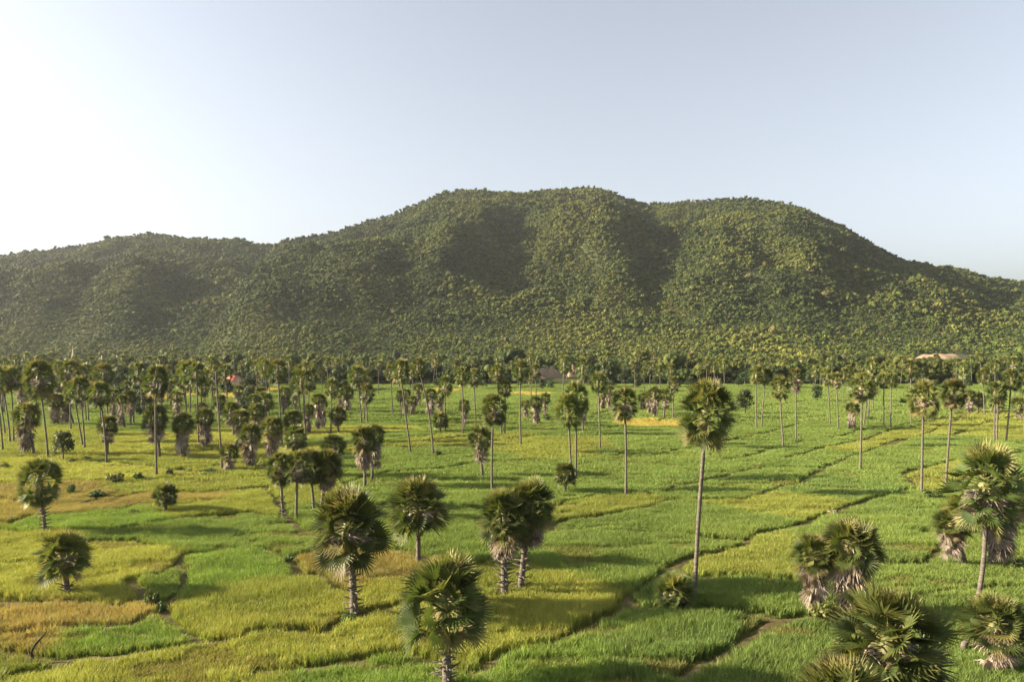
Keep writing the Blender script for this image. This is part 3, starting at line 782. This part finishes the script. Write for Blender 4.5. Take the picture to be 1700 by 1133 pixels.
PALMS = []
NTH = ['first', 'second', 'third', 'fourth', 'fifth', 'sixth', 'seventh', 'eighth', 'ninth', 'tenth', 'eleventh', 'twelfth', 'thirteenth', 'fourteenth', 'fifteenth', 'sixteenth', 'seventeenth', 'eighteenth', 'nineteenth', 'twentieth']
def palm(bx, by, tx, ty, cw, kind='tall', label=None, skirt=None, stubs=0.0, seed=None, bow=0.012, young=False, squash=1.0, kick=0):
    i = len(PALMS); rr = random.Random(seed if seed is not None else 3000 + i)
    X, Y = g(bx, by); zb = float(ground_z(X, Y))
    XT, ZT = (tx - CX) / F * Y, CAMZ - (ty - HY) / F * Y
    lod = 'near' if Y < 135 else 'mid' if Y < 240 else 'far'
    me, w0, up, lo = rr.choice(CROWN[kind, lod])
    s = cw / F * Y / w0
    name = {'tall': 'palm_tree', 'stout': 'palm_tree', 'young': 'young_palm'}[kind]
    root = thing(name, (X, Y, zb), None, 'palm tree')
    squash = squash * (.80 if kind == 'stout' and (.8 if skirt is None else skirt) >= .7 else 1) * (rr.uniform(.94, 1.2) if Y > 135 else 1.0); hz = max(ZT - up * s * squash - zb, 0.25)
    hub = np.array([XT - X, rr.uniform(-.02, .02) * hz, hz])
    cr = link('crown', me, root); cr.location = hub; cr.scale = (s * rr.uniform(.92, 1.08), s * rr.uniform(.92, 1.08), s * squash)
    lean = math.atan2(hub[0], hub[2]) * .6 if kind != 'young' else 0
    cr.rotation_euler = (rr.uniform(-.12, .12), lean + rr.uniform(-.1, .1), rr.uniform(0, 6.28))
    if kind == 'young': cr.location = (0, 0, 1.1)
    else:
        th = hub - np.array([0, 0, 0.2])
        tr = link('trunk', trunk_mesh(None, th, (0.20 if kind == 'tall' else .25 + .06 * min(stubs, 1)) * (0.85 + .15 * s) , rr, Y < 135, stubs, bow, kick), root)
        if skirt is None: skirt = 0.0 if kind == 'tall' else .8
        if skirt > 0:
            sk = link('frond_skirt', rr.choice(SKIRT[lod]), root)
            ln = min(max(hz * skirt, .8), max(hz - .1, .8))
            sk.location = hub + np.array([0, 0, -.5 * s]) * (1 if hz > 3 else .3)
            sk.scale = (s * 1.02, s * 1.02, max(2.2 if kind == 'tall' else .6, ln - .5 * s * (1 if hz > 3 else .3)))
            sk.rotation_euler = (0, 0, rr.uniform(0, 6.28))
            k = 1 - ln / max(hz, .1) * .5
    PALMS.append(dict(o=root, px=bx, Y=Y, kind=kind, h=hz, lean=(tx - bx) / max(1, by - ty), label=label, skirt=skirt or 0, cw=cw))
    return root

# near palms, each with its own words
palm(742, 1150, 737, 922, 150, 'stout', 'big dark green palm with bare stubby trunk front and centre, nearest the camera', 0.0, 1.2, 11)
palm(588, 1030, 579, 810, 130, 'stout', 'full crowned palm with tufted lower trunk standing in yellow rice', .22, 1.0, 12)
palm(694, 945, 693, 792, 99, 'stout', 'medium palm with brown frond skirt half hidden behind the big central palm', .42, 0, 13)
palm(838, 995, 838, 812, 92, 'stout', 'lower paler palm of the close pair with stubby trunks', .5, 1.3, 14)
palm(864, 986, 880, 794, 90, 'stout', 'taller darker palm of the close pair with stubby trunks', .5, 1.0, 15)
palm(1153, 1005, 1174, 629, 100, 'tall', 'very tall slender palm with one big crown towering over the central paddies', .0, 0, 16, .006)
palm(1124, 1016, 1121, 953, 74, 'stout', 'low young palm without visible trunk at the foot of the very tall palm', .3, 0, 17)
palm(1363, 1028, 1352, 888, 76, 'stout', 'smaller skirted palm of the pair on the grassy bund', .86, 0, 18)
palm(1398, 1034, 1412, 864, 104, 'stout', 'larger skirted palm of the pair on the grassy bund', .86, 0, 19)
palm(1480, 1215, 1478, 978, 188, 'stout', 'broad palm crown with bright yellow leaf stalks cut by the lower picture edge', .3, .6, 20)
palm(1405, 1330, 1400, 1092, 190, 'stout', 'palm of which only the topmost fronds show at the lower picture edge', .3, 0, 21)
palm(1594, 1088, 1635, 737, 122, 'tall', 'tall palm with thin curved trunk and large olive crown near right edge', .14, 0, 22, .0, kick=3.0)
palm(1644, 950, 1660, 790, 92, 'stout', 'skirted palm behind the large olive crown near right edge', .8, .4, 23)
palm(1604, 948, 1579, 845, 66, 'stout', 'short leaning skirted palm just left of the curved trunk', .75, 0, 24)
palm(1660, 1126, 1655, 990, 112, 'stout', 'squat palm with pale dead fronds in the lower right corner', .8, 0, 25)
palm(112, 995, 103, 882, 86, 'stout', 'squat rounded dark palm casting a long shadow on yellow rice', .3, .3, 26)
palm(75, 893, 66, 760, 70, 'tall', 'ragged palm with bristly stem rising behind the squat dark palm', .0, 1.0, 27)
palm(275, 857, 275, 802, 40, 'stout', 'little round palm alone on the tan field edge', .3, 0, 28)
palm(471, 865, 467, 750, 48, 'tall', 'leftmost palm of the tight row of four', .3, .5, 29)
palm(492, 868, 494, 747, 48, 'tall', 'second palm from left in the tight row of four', .3, 0, 30)
palm(521, 850, 514, 745, 50, 'tall', 'third palm from left in the tight row of four', .3, 0, 31)
palm(534, 848, 543, 746, 56, 'stout', 'rightmost, most heavily skirted palm of the tight row of four', .6, 0, 32)
palm(606, 813, 604, 706, 48, 'stout', 'paler front palm of the overlapping skirted two, bare trunk foot', .62, 0, 33)
palm(617, 800, 621, 704, 44, 'stout', 'darker rear palm of the overlapping skirted two', .7, 0, 34)
palm(817, 818, 820, 653, 46, 'tall', 'tall palm with long ragged crown right of the short skirted palm', .1, 0, 35)
palm(801, 793, 798, 706, 42, 'stout', 'short palm with grey skirt left of the long ragged crown', .6, 0, 36)
palm(949, 800, 943, 652, 46, 'tall', 'front palm of two tall palms rising behind the low bushy palm', .0, 0, 37)
palm(956, 798, 956, 632, 46, 'tall', 'rear palm of two tall palms rising behind the low bushy palm', .0, 0, 38)
palm(938, 822, 938, 767, 41, 'stout', 'low bushy palm without visible trunk at the feet of two tall palms', .4, 0, 39)
palm(1039, 826, 1037, 642, 48, 'tall', 'tall straight palm standing alone in front of the golden rice patch', .1, 0, 40)
palm(1428, 784, 1432, 618, 44, 'tall', 'tall straight palm standing alone on the diagonal bund', .08, 0, 41)
palm(1530, 824, 1532, 631, 54, 'tall', 'tall palm with a light shrub at its foot', .12, 0, 42)
palm(1570, 815, 1581, 629, 42, 'tall', 'tall palm beside and right of the one with a shrub foot', .1, 0, 43)
palm(682, 756, 665, 595, 35, 'tall', 'left one of the two curved tall palms', .0, 0, 44, .02)
palm(719, 760, 694, 592, 28, 'tall', 'right one of the two curved tall palms, small crown and bush at foot', .0, 0, 45, .02)
palm(865, 744, 864, 596, 30, 'tall', 'tall straight palm alone left of two tall palms above a low bushy palm', .0, 0, 46)
palm(996, 749, 993, 617, 32, 'tall', 'tall straight palm between the two tall palms and the golden patch palm', .0, 0, 47)
palm(1301, 747, 1295, 624, 34, 'tall', 'tall palm with trunk foot bent rightward onto a bund', .0, 0, 48, .015)
palm(1322, 736, 1322, 610, 27, 'tall', 'tall palm with pinkish dead fronds on a bund end', .25, 0, 49)
palm(260, 795, 259, 605, 42, 'tall', 'tall slender palm in front of a stout skirted palm', .05, 0, 50)
palm(80, 764, 64, 596, 48, 'tall', 'tall palm with wide crown, its trunk bowing towards the small round tree', .05, 0, 51)
palm(177, 774, 164, 633, 39, 'tall', 'tall slanting palm crossing in front of a shorter shaggy one', .05, 0, 52)
palm(57, 758, 46, 668, 46, 'stout', 'stout shaggy palm tapering downward beside the wide crowned bowing palm', .85, 0, 53)

D_ = [ # base x, base y, top x, top y, crown width, kind
 (23,736,18,609,34,'tall'),(17,737,1,611,34,'tall'),(9,725,-6,612,30,'tall'),(5,752,-7,604,38,'tall'),(141,748,131,624,34,'tall'),(138,743,122,630,30,'tall'),(118,718,115,596,36,'tall'),
 (147,702,140,602,24,'tall'),(143,703,134,606,24,'tall'),(180,720,174,602,34,'tall'),(168,712,163,606,28,'tall'),(189,697,188,645,24,'stout'),(208,715,201,655,22,'stout'),(217,712,216,648,26,'stout'),(95,660,92,597,18,'tall'),
 (97,710,91,652,31,'stout'),(123,708,108,653,28,'stout'),(178,760,179,689,34,'stout'),(240,715,231,601,27,'tall'),(265,764,258,669,44,'stout'),(308,762,304,684,41,'stout'),(341,745,341,677,35,'stout'),
 (313,722,316,597,34,'tall'),(330,738,327,601,31,'tall'),(312,716,300,609,26,'tall'),(333,720,335,624,26,'tall'),(366,694,357,607,20,'tall'),(378,702,374,604,25,'tall'),(403,645,400,599,14,'tall'),
 (395,672,396,639,22,'stout'),(297,700,293,649,25,'stout'),(333,708,333,667,23,'stout'),(388,726,384,666,32,'stout'),(362,706,365,654,23,'stout'),(399,745,400,679,32,'stout'),(420,780,415,701,40,'stout'),(382,784,381,736,33,'stout'),(424,700,422,654,24,'stout'),
 (469,745,461,595,34,'tall'),(447,692,439,596,22,'tall'),(508,737,501,611,36,'tall'),(500,702,494,605,24,'tall'),(535,650,533,609,16,'tall'),(520,650,520,603,14,'tall'),(545,652,542,592,15,'tall'),(562,650,558,594,17,'tall'),
 (549,722,550,627,27,'tall'),(600,706,592,606,31,'tall'),(604,699,607,611,25,'tall'),(610,704,608,636,29,'tall'),(579,685,576,640,27,'stout'),(570,681,566,645,20,'stout'),(562,722,561,674,30,'stout'),(529,716,529,653,25,'stout'),(535,714,537,664,15,'stout'),(628,656,629,597,13,'tall'),
 (450,766,452,691,42,'stout'),(492,758,491,705,41,'stout'),(490,740,487,679,36,'stout'),(515,724,512,670,22,'stout'),(443,696,440,649,33,'stout'),(425,742,425,669,32,'stout'),(556,795,554,722,42,'stout'),
 (652,690,648,606,23,'tall'),(686,674,684,603,21,'tall'),(666,699,664,648,16,'tall'),(676,689,673,645,21,'stout'),(682,691,684,656,21,'stout'),(716,694,714,644,27,'stout'),(730,685,730,651,21,'stout'),(697,674,695,637,19,'stout'),(731,720,731,684,29,'stout'),(739,719,739,623,25,'tall'),
 (768,725,767,608,28,'tall'),(790,712,787,611,25,'tall'),(771,716,771,662,21,'stout'),(833,726,825,603,27,'tall'),(838,726,838,631,24,'tall'),(890,674,888,603,22,'tall'),(882,677,880,617,15,'tall'),
 (872,698,873,663,19,'stout'),(892,708,890,657,25,'stout'),(904,701,905,652,19,'stout'),(934,662,937,589,25,'tall'),(971,692,968,592,29,'tall'),(968,720,967,664,24,'stout'),(1003,683,1000,641,24,'stout'),(1010,684,1012,640,22,'stout'),
 (1054,656,1053,599,15,'tall'),(1070,653,1069,611,14,'tall'),(1079,650,1080,599,19,'tall'),(1096,655,1095,605,17,'tall'),(1115,661,1114,604,20,'tall'),(1117,698,1119,624,22,'tall'),(1087,696,1087,641,25,'stout'),(1102,697,1106,644,25,'stout'),(1070,684,1068,651,19,'stout'),(1082,690,1078,650,18,'stout'),
 (1256,715,1257,606,27,'tall'),(1264,714,1272,610,25,'tall'),(1174,650,1173,593,15,'tall'),(1203,652,1202,596,19,'tall'),(1187,648,1186,600,15,'tall'),(1354,668,1354,606,17,'tall'),(1378,709,1373,610,24,'tall'),(1392,718,1388,618,23,'tall'),(1400,672,1402,610,21,'tall'),(1407,667,1409,606,18,'tall'),
 (1434,711,1441,628,25,'tall'),(1441,698,1447,622,24,'tall'),(1409,718,1415,667,25,'stout'),(1450,682,1447,593,23,'tall'),(1467,711,1467,619,23,'tall'),(1479,714,1480,619,21,'tall'),(1513,708,1512,596,27,'tall'),(1614,688,1610,647,26,'stout'),(1623,687,1625,650,24,'stout'),
 (1651,737,1652,633,31,'tall'),(1655,735,1657,640,26,'tall'),(1657,701,1656,656,25,'stout'),(1670,737,1678,611,31,'tall'),(1635,692,1632,611,23,'tall'),(1601,667,1600,599,21,'tall'),(1652,662,1652,596,18,'tall'),(1684,664,1682,591,21,'tall'),(1694,698,1694,659,31,'stout'),(1700,720,1703,618,30,'tall')]
for d in D_: palm(*d, skirt=(.9 if d[5] == 'stout' and random.Random(d[0]).random() < .7 else .6) if d[5] == 'stout' else random.Random(d[1]).choice([0, 0, .12, .2]))
rp = random.Random(77)
for k in range(50):                                          # dense grove towards the left
    bx = rp.uniform(-10, 560); by = rp.uniform(652, 690)
    if 376 < bx < 402: bx -= 40
    Y = g(bx, by)[1]
    if rp.random() < .55: palm(bx, by, bx + rp.uniform(-6, 6), HY + (CAMZ - rp.uniform(14, 21)) * F / Y, rp.uniform(4.2, 5.6) * F / Y, 'tall')
    else: palm(bx, by, bx + rp.uniform(-2, 2), HY + (CAMZ - rp.uniform(8, 12)) * F / Y, rp.uniform(4.2, 5.6) * F / Y, 'stout')
for k in range(78):                                          # far palms in the belt beyond the fields
    bx = 10 + 1690 * (k + rp.random()) / 78; Y = rp.uniform(448, 600); by = HY + F * CAMZ / Y
    if 895 < bx < 925: continue
    palm(bx, by, bx + rp.uniform(-4, 4), HY + (CAMZ - rp.uniform(14, 21)) * F / Y, rp.uniform(5.0, 6.8) * F / Y, 'tall')

# ------------------------------------------------------------------ broadleaf trees and bushes
def broad_tree(seed, R, H, n):
    r = np.random.default_rng(seed); cb, tb = MB(), MB()
    tb.tube([(0, 0, -.4), (.1, 0, H * .2), (.05, .1, H * .42), (0, 0, H * .62)], [.3, .24, .18, .1], 7)
    for k in range(n):
        az = r.uniform(0, 6.28); f = r.uniform(0, 1); rad = R * .72 * math.sqrt(r.random()) * (1 - .35 * f)
        c = np.array([math.cos(az) * rad, math.sin(az) * rad, H * (.34 + .52 * f)])
        if k < 6: tb.tube([(0, 0, H * .3), c * .5 + np.array([0, 0, H * .2]), c], [.12, .08, .03], 5)
        leafy(cb, c, R * r.uniform(.26, .42), 70, R * .075, r, .8, .4)
    return tb.mesh('trunk', M_WOOD, True), cb.mesh('crown', M_BROAD)
BT = [broad_tree(700 + k, 3.6, 8.5, 26) for k in range(3)] + [broad_tree(720 + k, 3.0, 10.5, 26) for k in range(2)] + [broad_tree(740, 5.5, 9.0, 34)]
TREES = []
def tree(bx, by, hpx, wpx, v, label=None, group='broadleaf trees beyond the rice fields'):
    X, Y = g(bx, by); tm, cm = BT[v]
    V = [v_.co for v_ in cm.vertices]
    hh = (8.5, 8.5, 8.5, 10.5, 10.5, 9.0)[v]; ww = (3.6, 3.6, 3.6, 3.0, 3.0, 5.5)[v] * 2
    t = thing('broadleaf_tree', (X, Y, float(ground_z(X, Y))), None, 'tree', group)
    s = (wpx / F * Y / ww, wpx / F * Y / ww, hpx / F * Y / hh)
    for nm, me in (('trunk', tm), ('crown', cm)):
        o = link(nm, me, t); o.scale = s; o.rotation_euler = (0, 0, rp.uniform(0, 6.28))
    TREES.append(dict(o=t, px=bx, Y=Y, v=v, label=label))
    return t
tree(105, 769, 56, 40, 0, 'small rounded broadleaf tree beside the bowing wide crowned palm', 'broadleaf trees among the palms')
tree(1237, 690, 46, 36, 1, 'dark bushy broadleaf tree just right of the very tall palm crown', 'broadleaf trees among the palms')
tree(477, 687, 40, 28, 2, 'dark round broadleaf tree among the skirted palms', 'broadleaf trees among the palms')
tree(1011, 652, 58, 40, 5, 'pale spreading flat topped tree beyond the fields', 'broadleaf trees among the palms')
tree(900, 652, 24, 16, 0, 'little thin tree before the wide pinkish earth bank', 'broadleaf trees among the palms')
tree(915, 648, 18, 18, 1, 'small dark round tree before the wide pinkish earth bank', 'broadleaf trees among the palms')
tree(1357, 668, 30, 24, 1, 'dark bushy tree at the foot of a thin far palm', 'broadleaf trees among the palms')
tree(222, 706, 60, 36, 3, 'tall dark broadleaf tree in the left palm grove', 'broadleaf trees among the palms')
tree(240, 690, 46, 34, 0, 'low wide dark broadleaf tree in the left palm grove', 'broadleaf trees among the palms')
for k in range(16):
    by = rp.uniform(655, 692); tree(rp.uniform(-5, 440), by, rp.uniform(7, 10) * (by - HY) / CAMZ, rp.uniform(6.5, 9) * (by - HY) / CAMZ, rp.randrange(5), None, 'broadleaf trees in the left palm grove')
for k in range(120):
    u = rp.random(); bx = rp.uniform(-10, 640) if u < .55 else rp.uniform(960, 1260) if u < .75 else rp.uniform(1260, 1710) if u < .95 else rp.uniform(640, 880)
    Y = rp.uniform(375, 462) if u < .55 else rp.uniform(410, 470); by = HY + F * CAMZ / Y; h = rp.uniform(5, 10)
    if 374 < bx < 404 and Y < 432: continue
    tree(bx, by, h * F / Y, h * rp.uniform(.8, 1.4) * F / Y, rp.randrange(5))
for k in range(112):
    bx = -20 + 1745 * (k + rp.random() * .9) / 112; Y = rp.uniform(452, 600)
    if 892 < bx < 930 and Y < 560: Y = rp.uniform(590, 620)
    by = HY + F * CAMZ / Y
    h = rp.uniform(7, 12.5); w = h * rp.uniform(.75, 1.15)
    if 560 < bx < 830: h *= .95
    tree(bx, by, h * F / Y, w * F / Y, rp.randrange(5))

def bush_mesh(seed, mat):
    r = np.random.default_rng(seed); mb = MB()
    for k in range(13):
        az = r.uniform(0, 6.28); q = math.sqrt(r.random()) * .62
        leafy(mb, np.array([math.cos(az) * q, math.sin(az) * q, r.uniform(.15, .62)]), r.uniform(.2, .34), 60, .085, r, .85, .35)
    for k in range(5):
        az = r.uniform(0, 6.28)
        mb.tube([(0, 0, -.1), (math.cos(az) * .25, math.sin(az) * .25, .3), (math.cos(az) * .5, math.sin(az) * .5, .62)], [.03, .02, .008], 4, 0)
    return mb.mesh('bush', mat)
BM = [bush_mesh(800 + k, M_BUSH) for k in range(4)] + [bush_mesh(820 + k, M_WEED) for k in range(2)]
def bush(bx, by, wpx, hpx, v, label):
    X, Y = g(bx, by)
    o = link('bush', BM[v]); o.location = (X, Y, float(ground_z(X, Y)) + .15)
    s = wpx / F * Y / 1.75; o.scale = (s, s, hpx / F * Y / .92); o.rotation_euler = (0, 0, rp.uniform(0, 6.28))
    return tag(o, label, 'bush', 'bushes on the field edges')
for b in [(9,784,20,13,0,'dark low bush at the left picture edge beside yellow rice'),(118,773,20,11,1,'dark bush at the foot of the small rounded tree'),(143,766,24,9,2,'flat bush right of the small rounded tree'),
          (193,806,34,20,4,'light green straggly bush on the tan field'),(230,801,20,16,0,'left, taller bush of two touching bushes on the tan field'),(247,804,20,9,1,'right, flatter bush of two touching bushes on the tan field'),
          (282,793,17,17,2,'compact dark bush above the little round palm'),(118,826,18,24,3,'narrow upright bush on the tan field left'),(162,832,36,17,0,'wide dark bush on the tan field, largest there'),
          (343,788,42,9,1,'long flat bush under the leafless palm trunk'),(726,761,18,14,2,'rounded bush at the foot of the right curved palm'),(222,862,24,14,4,'low grassy bush on a bund behind the tan field'),
          (1546,834,36,24,5,'airy light shrub at the foot of a tall palm'),(252,1012,30,32,5,'bright green bush on the bund corner beside dry yellow grass'),(268,1020,22,22,2,'darker bush touching the bright green bund corner bush'),
          (1372,1040,60,40,4,'weedy growth around the feet of the skirted pair'),(1690,952,44,22,1,'dark bush at the right edge behind the curved trunk'),(1540,1066,54,44,2,'dark undergrowth between the broad cut palm and the curved trunk'),
          (582,1034,36,16,1,'dark tuft at the foot of the tufted palm'),(908,702,18,15,0,'dark bush beside two short palms in the far paddies'),(1443,700,18,10,3,'dark bush behind the lone palm on the diagonal bund'),
          (1500,672,14,12,1,'small dark bush standing alone in the far right paddies'),(1620,820,30,8,4,'flat weedy patch behind the large olive crown'),(1688,740,16,9,2,'dark low bush right of the paired far right trunks'),
          (480,940,20,16,3,'dark tuft on the corner of the dry hollow'),(105,1003,60,10,4,'low weeds round the foot of the squat dark palm'),(1146,1012,34,20,2,'dark tuft at the foot of the very tall palm')]:
    bush(*b)

# ------------------------------------------------------------------ leafless trunks, branch, sacks
def bare_trunk(bx, by, tx, ty, rad, label, mat=M_TRUNK, name='dead_palm_trunk', cat='dead palm'):
    X, Y = g(bx, by); H = CAMZ - (ty - HY) / F * Y; dx = (tx - bx) / F * Y
    mb = MB(); n = 14
    mb.tube([(dx * (i / (n - 1)) ** 1.1, .05 * math.sin(i), H * i / (n - 1) - .3) for i in range(n)], [rad * (1.4 * math.exp(-i) * .4 + 1 - .35 * i / (n - 1)) * (1 + .06 * math.sin(i * 2.3)) for i in range(n)], 9)
    o = link(name, mb.mesh(name, mat, True)); o.location = (X, Y, float(ground_z(X, Y)))
    return tag(o, label, cat)
bare_trunk(369, 783, 358, 614, .2, 'tall leaning leafless palm trunk beside the bushy palms')
for bx, lab in ((168.6, 'left one of two pale bare poles before the forest'), (194, 'right one of two pale bare poles before the forest')):
    X, Y = at(bx, 640), 640.0
    mb = MB(); mb.tube([(0, 0, -.2), (.05, 0, 5), (0, .05, 10), (.1, 0, 15.5)], [.42, .38, .36, .3], 8)
    o = link('pole', mb.mesh('pole', M_PALE, True)); o.location = (X, Y, 0); tag(o, lab, 'pole', 'pale bare poles before the forest')
X, Y = g(56, 1104)
mb = MB(); rr = random.Random(5)
pts = [(0, 0, -.1), (-.1, .02, .45), (-.22, .05, .85), (-.12, .08, 1.25), (.1, .1, 1.6), (.42, .12, 1.95), (.78, .1, 2.3), (1.0, .1, 2.7)]
mb.tube(pts, [.16, .13, .09, .08, .10, .08, .05, .015], 7)
mb.tube([(-.18, .05, .9), (-.4, .0, 1.05), (-.55, -.02, 1.02)], [.05, .035, .01], 5)
mb.tube([(.42, .12, 1.95), (.5, .0, 1.75), (.72, -.05, 1.7)], [.04, .03, .01], 5)
mb.tube([(0, 0, 0), (.35, .05, .22), (.8, .1, .12), (1.1, .1, .1)], [.16, .14, .09, .03], 7)
o = link('dead_branch', mb.mesh('dead_branch', M_CHAR, True)); o.location = (X, Y, float(ground_z(X, Y)) + .1)
tag(o, 'black crooked dead branch sticking up from the bund', 'branch')
def lump(name, bx, by, wpx, hpx, mat, label, cat, seed):
    X, Y = g(bx, by); V, Fc = ico(3)
    nz = vnoise(V[:, 0] * 2 + seed, V[:, 1] * 2 + V[:, 2] * 1.6, seed)
    w, h = wpx / F * Y / 2, hpx / F * Y
    P = V * (0.75 + .5 * nz)[:, None] * np.array([w, w * .8, h * .55]) + np.array([0, 0, h * .42])
    o = link(name, mesh_np(name, P, Fc, mat, None, True)); o.location = (X, Y, float(ground_z(X, Y)) + .22)
    return tag(o, label, cat)
lump('stump', 1387, 856, 9, 7, M_WOOD, 'dark brown lump at the bund corner beside a pale bag', 'stump', 3)
lump('bag', 1384, 859, 4.2, 5, M_SACK, 'small pale bag lying at the bund corner', 'bag', 6)
lump('soil_heap', 1378, 855, 10, 4, M_EARTH, 'little heap of brown soil on the bund corner', 'soil heap', 8)
lump('bag', 15, 902, 5, 4, M_SACK, 'small white bag in the yellow rice at the left edge', 'bag', 9)

# ------------------------------------------------------------------ buildings
def gable_house(px_, Y, W, D, H, RH, wall, roof, label, rz=0.0, name='house', openings=2):
    t = thing(name, (at(px_, Y), Y, 0), label, 'house'); t.rotation_euler = (0, 0, rz)
    mb = MB(); mb.box((-W / 2, -D / 2, -.2), (W / 2, D / 2, H))
    mb.add([(-W / 2, -D / 2, H), (W / 2, -D / 2, H), (0, -D / 2, H + RH * .97), (-W / 2, D / 2, H), (W / 2, D / 2, H), (0, D / 2, H + RH * .97)], [(0, 1, 2), (4, 3, 5)])
    link('wall', mb.mesh('wall', wall), t)
    mb = MB(); e, th = .5, .14
    for s in (-1, 1):
        a = np.array([0, 0, H + RH + .12]); b = np.array([s * (W / 2 + e), 0, H - RH * e / (W / 2) + .12])
        V = []
        for y in (-D / 2 - e, D / 2 + e):
            for p in (a, b): V += [p + (0, y, 0), p + (0, y, th)]
        mb.add(V, [(0, 2, 3, 1), (4, 5, 7, 6), (1, 3, 7, 5), (0, 4, 6, 2), (2, 6, 7, 3), (0, 1, 5, 4)])
    link('roof', mb.mesh('roof', roof), t)
    for k in range(openings):
        x = -W / 2 + W * (k + .5) / openings
        mb = MB()
        if k == 0:
            mb.box((x - .45, -D / 2 - .06, 0), (x + .45, -D / 2 - .004, min(2.0, H * .8))); link('door', mb.mesh('door', M_DARK), t)
        else:
            mb.box((x - .5, -D / 2 - .06, H * .35), (x + .5, -D / 2 - .004, H * .75)); link('window', mb.mesh('window', M_DARK), t)
    return t
gable_house(389, 425, 6.2, 6.5, 4.6, 2.6, M_WALL, M_ROOF, 'small house with bright red roof at the far field edge', math.radians(62))
gable_house(1091, 505, 5, 4.5, 3.4, 1.6, M_WHITE, M_ROOF, 'little white walled house with reddish roof behind far palms', 0.1)
gable_house(634, 500, 4.5, 4, 2.2, 1.3, M_PALE, M_THATCH, 'low pale hut with brown roof at the edge of the forest', -0.2, 'hut')
# stupa on the slope
SY, sz = slope_at(121, 603); sx = at(121, SY)
st = thing('stupa', (sx, SY, sz), 'pale pointed stupa spire rising out of the forest at left', 'stupa')
top = CAMZ - (573 - HY) / F * SY - sz; k0 = CAMZ - (597 - HY) / F * SY - sz
mb = MB(); mb.box((-3.4, -3.4, -6), (3.4, 3.4, k0 - 3)); mb.box((-2.6, -2.6, k0 - 3), (2.6, 2.6, k0 - 1.5)); link('base', mb.mesh('base', M_PALE), st)
mb = MB(); prof = [(0, 2.3), (.08, 2.5), (.16, 2.1), (.24, 1.4), (.27, 1.55), (.33, 1.05), (.36, 1.2), (.43, .85), (.6, .6), (.8, .34), (1, .05)]
mb.tube([(0, 0, k0 - 1.5 + (top - k0 + 1.5) * a) for a, b in prof], [b for a, b in prof], 12); link('spire', mb.mesh('spire', M_PALE, True), st)
gable_house(111, SY - 15, 7, 6, CAMZ - (597 - HY) / F * (SY - 15) - 2.2, 2.2, M_WHITE, M_WHITE, 'pale roofed shrine hall beside the stupa spire', math.radians(80), 'shrine', 2)
# mast on the summit
my = float(yr_main(np.array(930.0))); mx = at(930, my); mz = float(hill_z(np.array([mx]), np.array([my]))[0])
mb = MB(); 
for a in range(3):
    w = a * 2.094; mb.tube([(math.cos(w) * .5, math.sin(w) * .5, 0), (math.cos(w) * .15, math.sin(w) * .15, 30)], [.09, .06], 4)
for z in range(2, 30, 2): mb.tube([(-.4 + z * .01, 0, z), (.35 - z * .008, .1, z + 1.4)], [.05, .05], 4)
o = link('radio_mast', mb.mesh('radio_mast', M_METAL)); o.location = (mx, my, mz); tag(o, 'thin radio mast on the hill summit', 'mast')

# ------------------------------------------------------------------ labels for the palms and trees without words of their own
MARKS = [(-400, 'left of the stupa'), (121, 'right of the stupa spire'), (200, 'past the pale poles'), (300, 'before the red roofed house'), (389, 'right of the red roofed house'), (500, 'past the four palm row'),
         (606, 'right of the overlapping two'), (694, 'right of the curved palms'), (820, 'right of the long ragged crown'), (910, 'right of the pinkish bank'), (1039, 'past the golden patch palm'), (1174, 'right of the towering palm'),
         (1322, 'past the bund end palm'), (1432, 'past the lone diagonal bund palm'), (1532, 'past the shrub foot palm'), (1635, 'right of the big olive crown')]
def zone(px_): return max(i for i, (m, w) in enumerate(MARKS) if px_ >= m)
def ordinals(items, keyf, wordf):
    b = {}
    for it in items: b.setdefault(keyf(it), []).append(it)
    for k, L in b.items():
        L.sort(key=lambda q: q['px'])
        for i, it in enumerate(L): it['o']['label'] = wordf(it, (NTH[i] + ' ') if len(L) > 1 else '')
def band(Y): return 0 if Y < 250 else 1 if Y < 445 else 2
for it in PALMS:
    it['o']['group'] = ('near palms' if it['Y'] < 140 else 'palms standing in the paddies' if it['Y'] < 445 else 'far palms in the tree belt')
    if it['label']: it['o']['label'] = it['label']
def look(it):
    l = 'leaning ' if abs(it['lean']) > .07 else ''
    return l + ('tall slim palm' if it['kind'] == 'tall' else 'stout skirted palm' if it['skirt'] > .7 else 'short bushy palm')
WHERE = ['in the middle paddies', 'in the far paddies', 'in the tree belt']
ordinals([p for p in PALMS if not p['label']], lambda it: (look(it), band(it['Y']), zone(it['px'])), lambda it, n: f"{n}{look(it)} {MARKS[zone(it['px'])][1]}, {WHERE[band(it['Y'])]}")
for it in TREES:
    if it['label']: it['o']['label'] = it['label']
TL = lambda it: 'slender dark broadleaf tree' if it['v'] > 2 else 'round broadleaf tree'
ordinals([p for p in TREES if not p['label']], lambda it: (TL(it), it['Y'] > 525, zone(it['px'])), lambda it, n: f"{n}{TL(it)} {MARKS[zone(it['px'])][1]}, {'deep within' if it['Y'] > 525 else 'front of'} the belt")

# ------------------------------------------------------------------ haze
mb = MB(); mb.box((-3060, -300, -3.0), (3060, 3860, 520))
m, nt, out = mat_new('haze_air')
pv = nt.nodes.new('ShaderNodeVolumePrincipled'); pv.inputs['Density'].default_value = 0.000032; pv.inputs['Anisotropy'].default_value = 0.35
pv.inputs['Color'].default_value = (0.93, 0.95, 1.0, 1)
nt.links.new(pv.outputs[0], out.inputs['Volume'])
tag(link('haze', mb.mesh('haze', m)), kind='stuff')
print('palms', len(PALMS), 'trees', len(TREES))
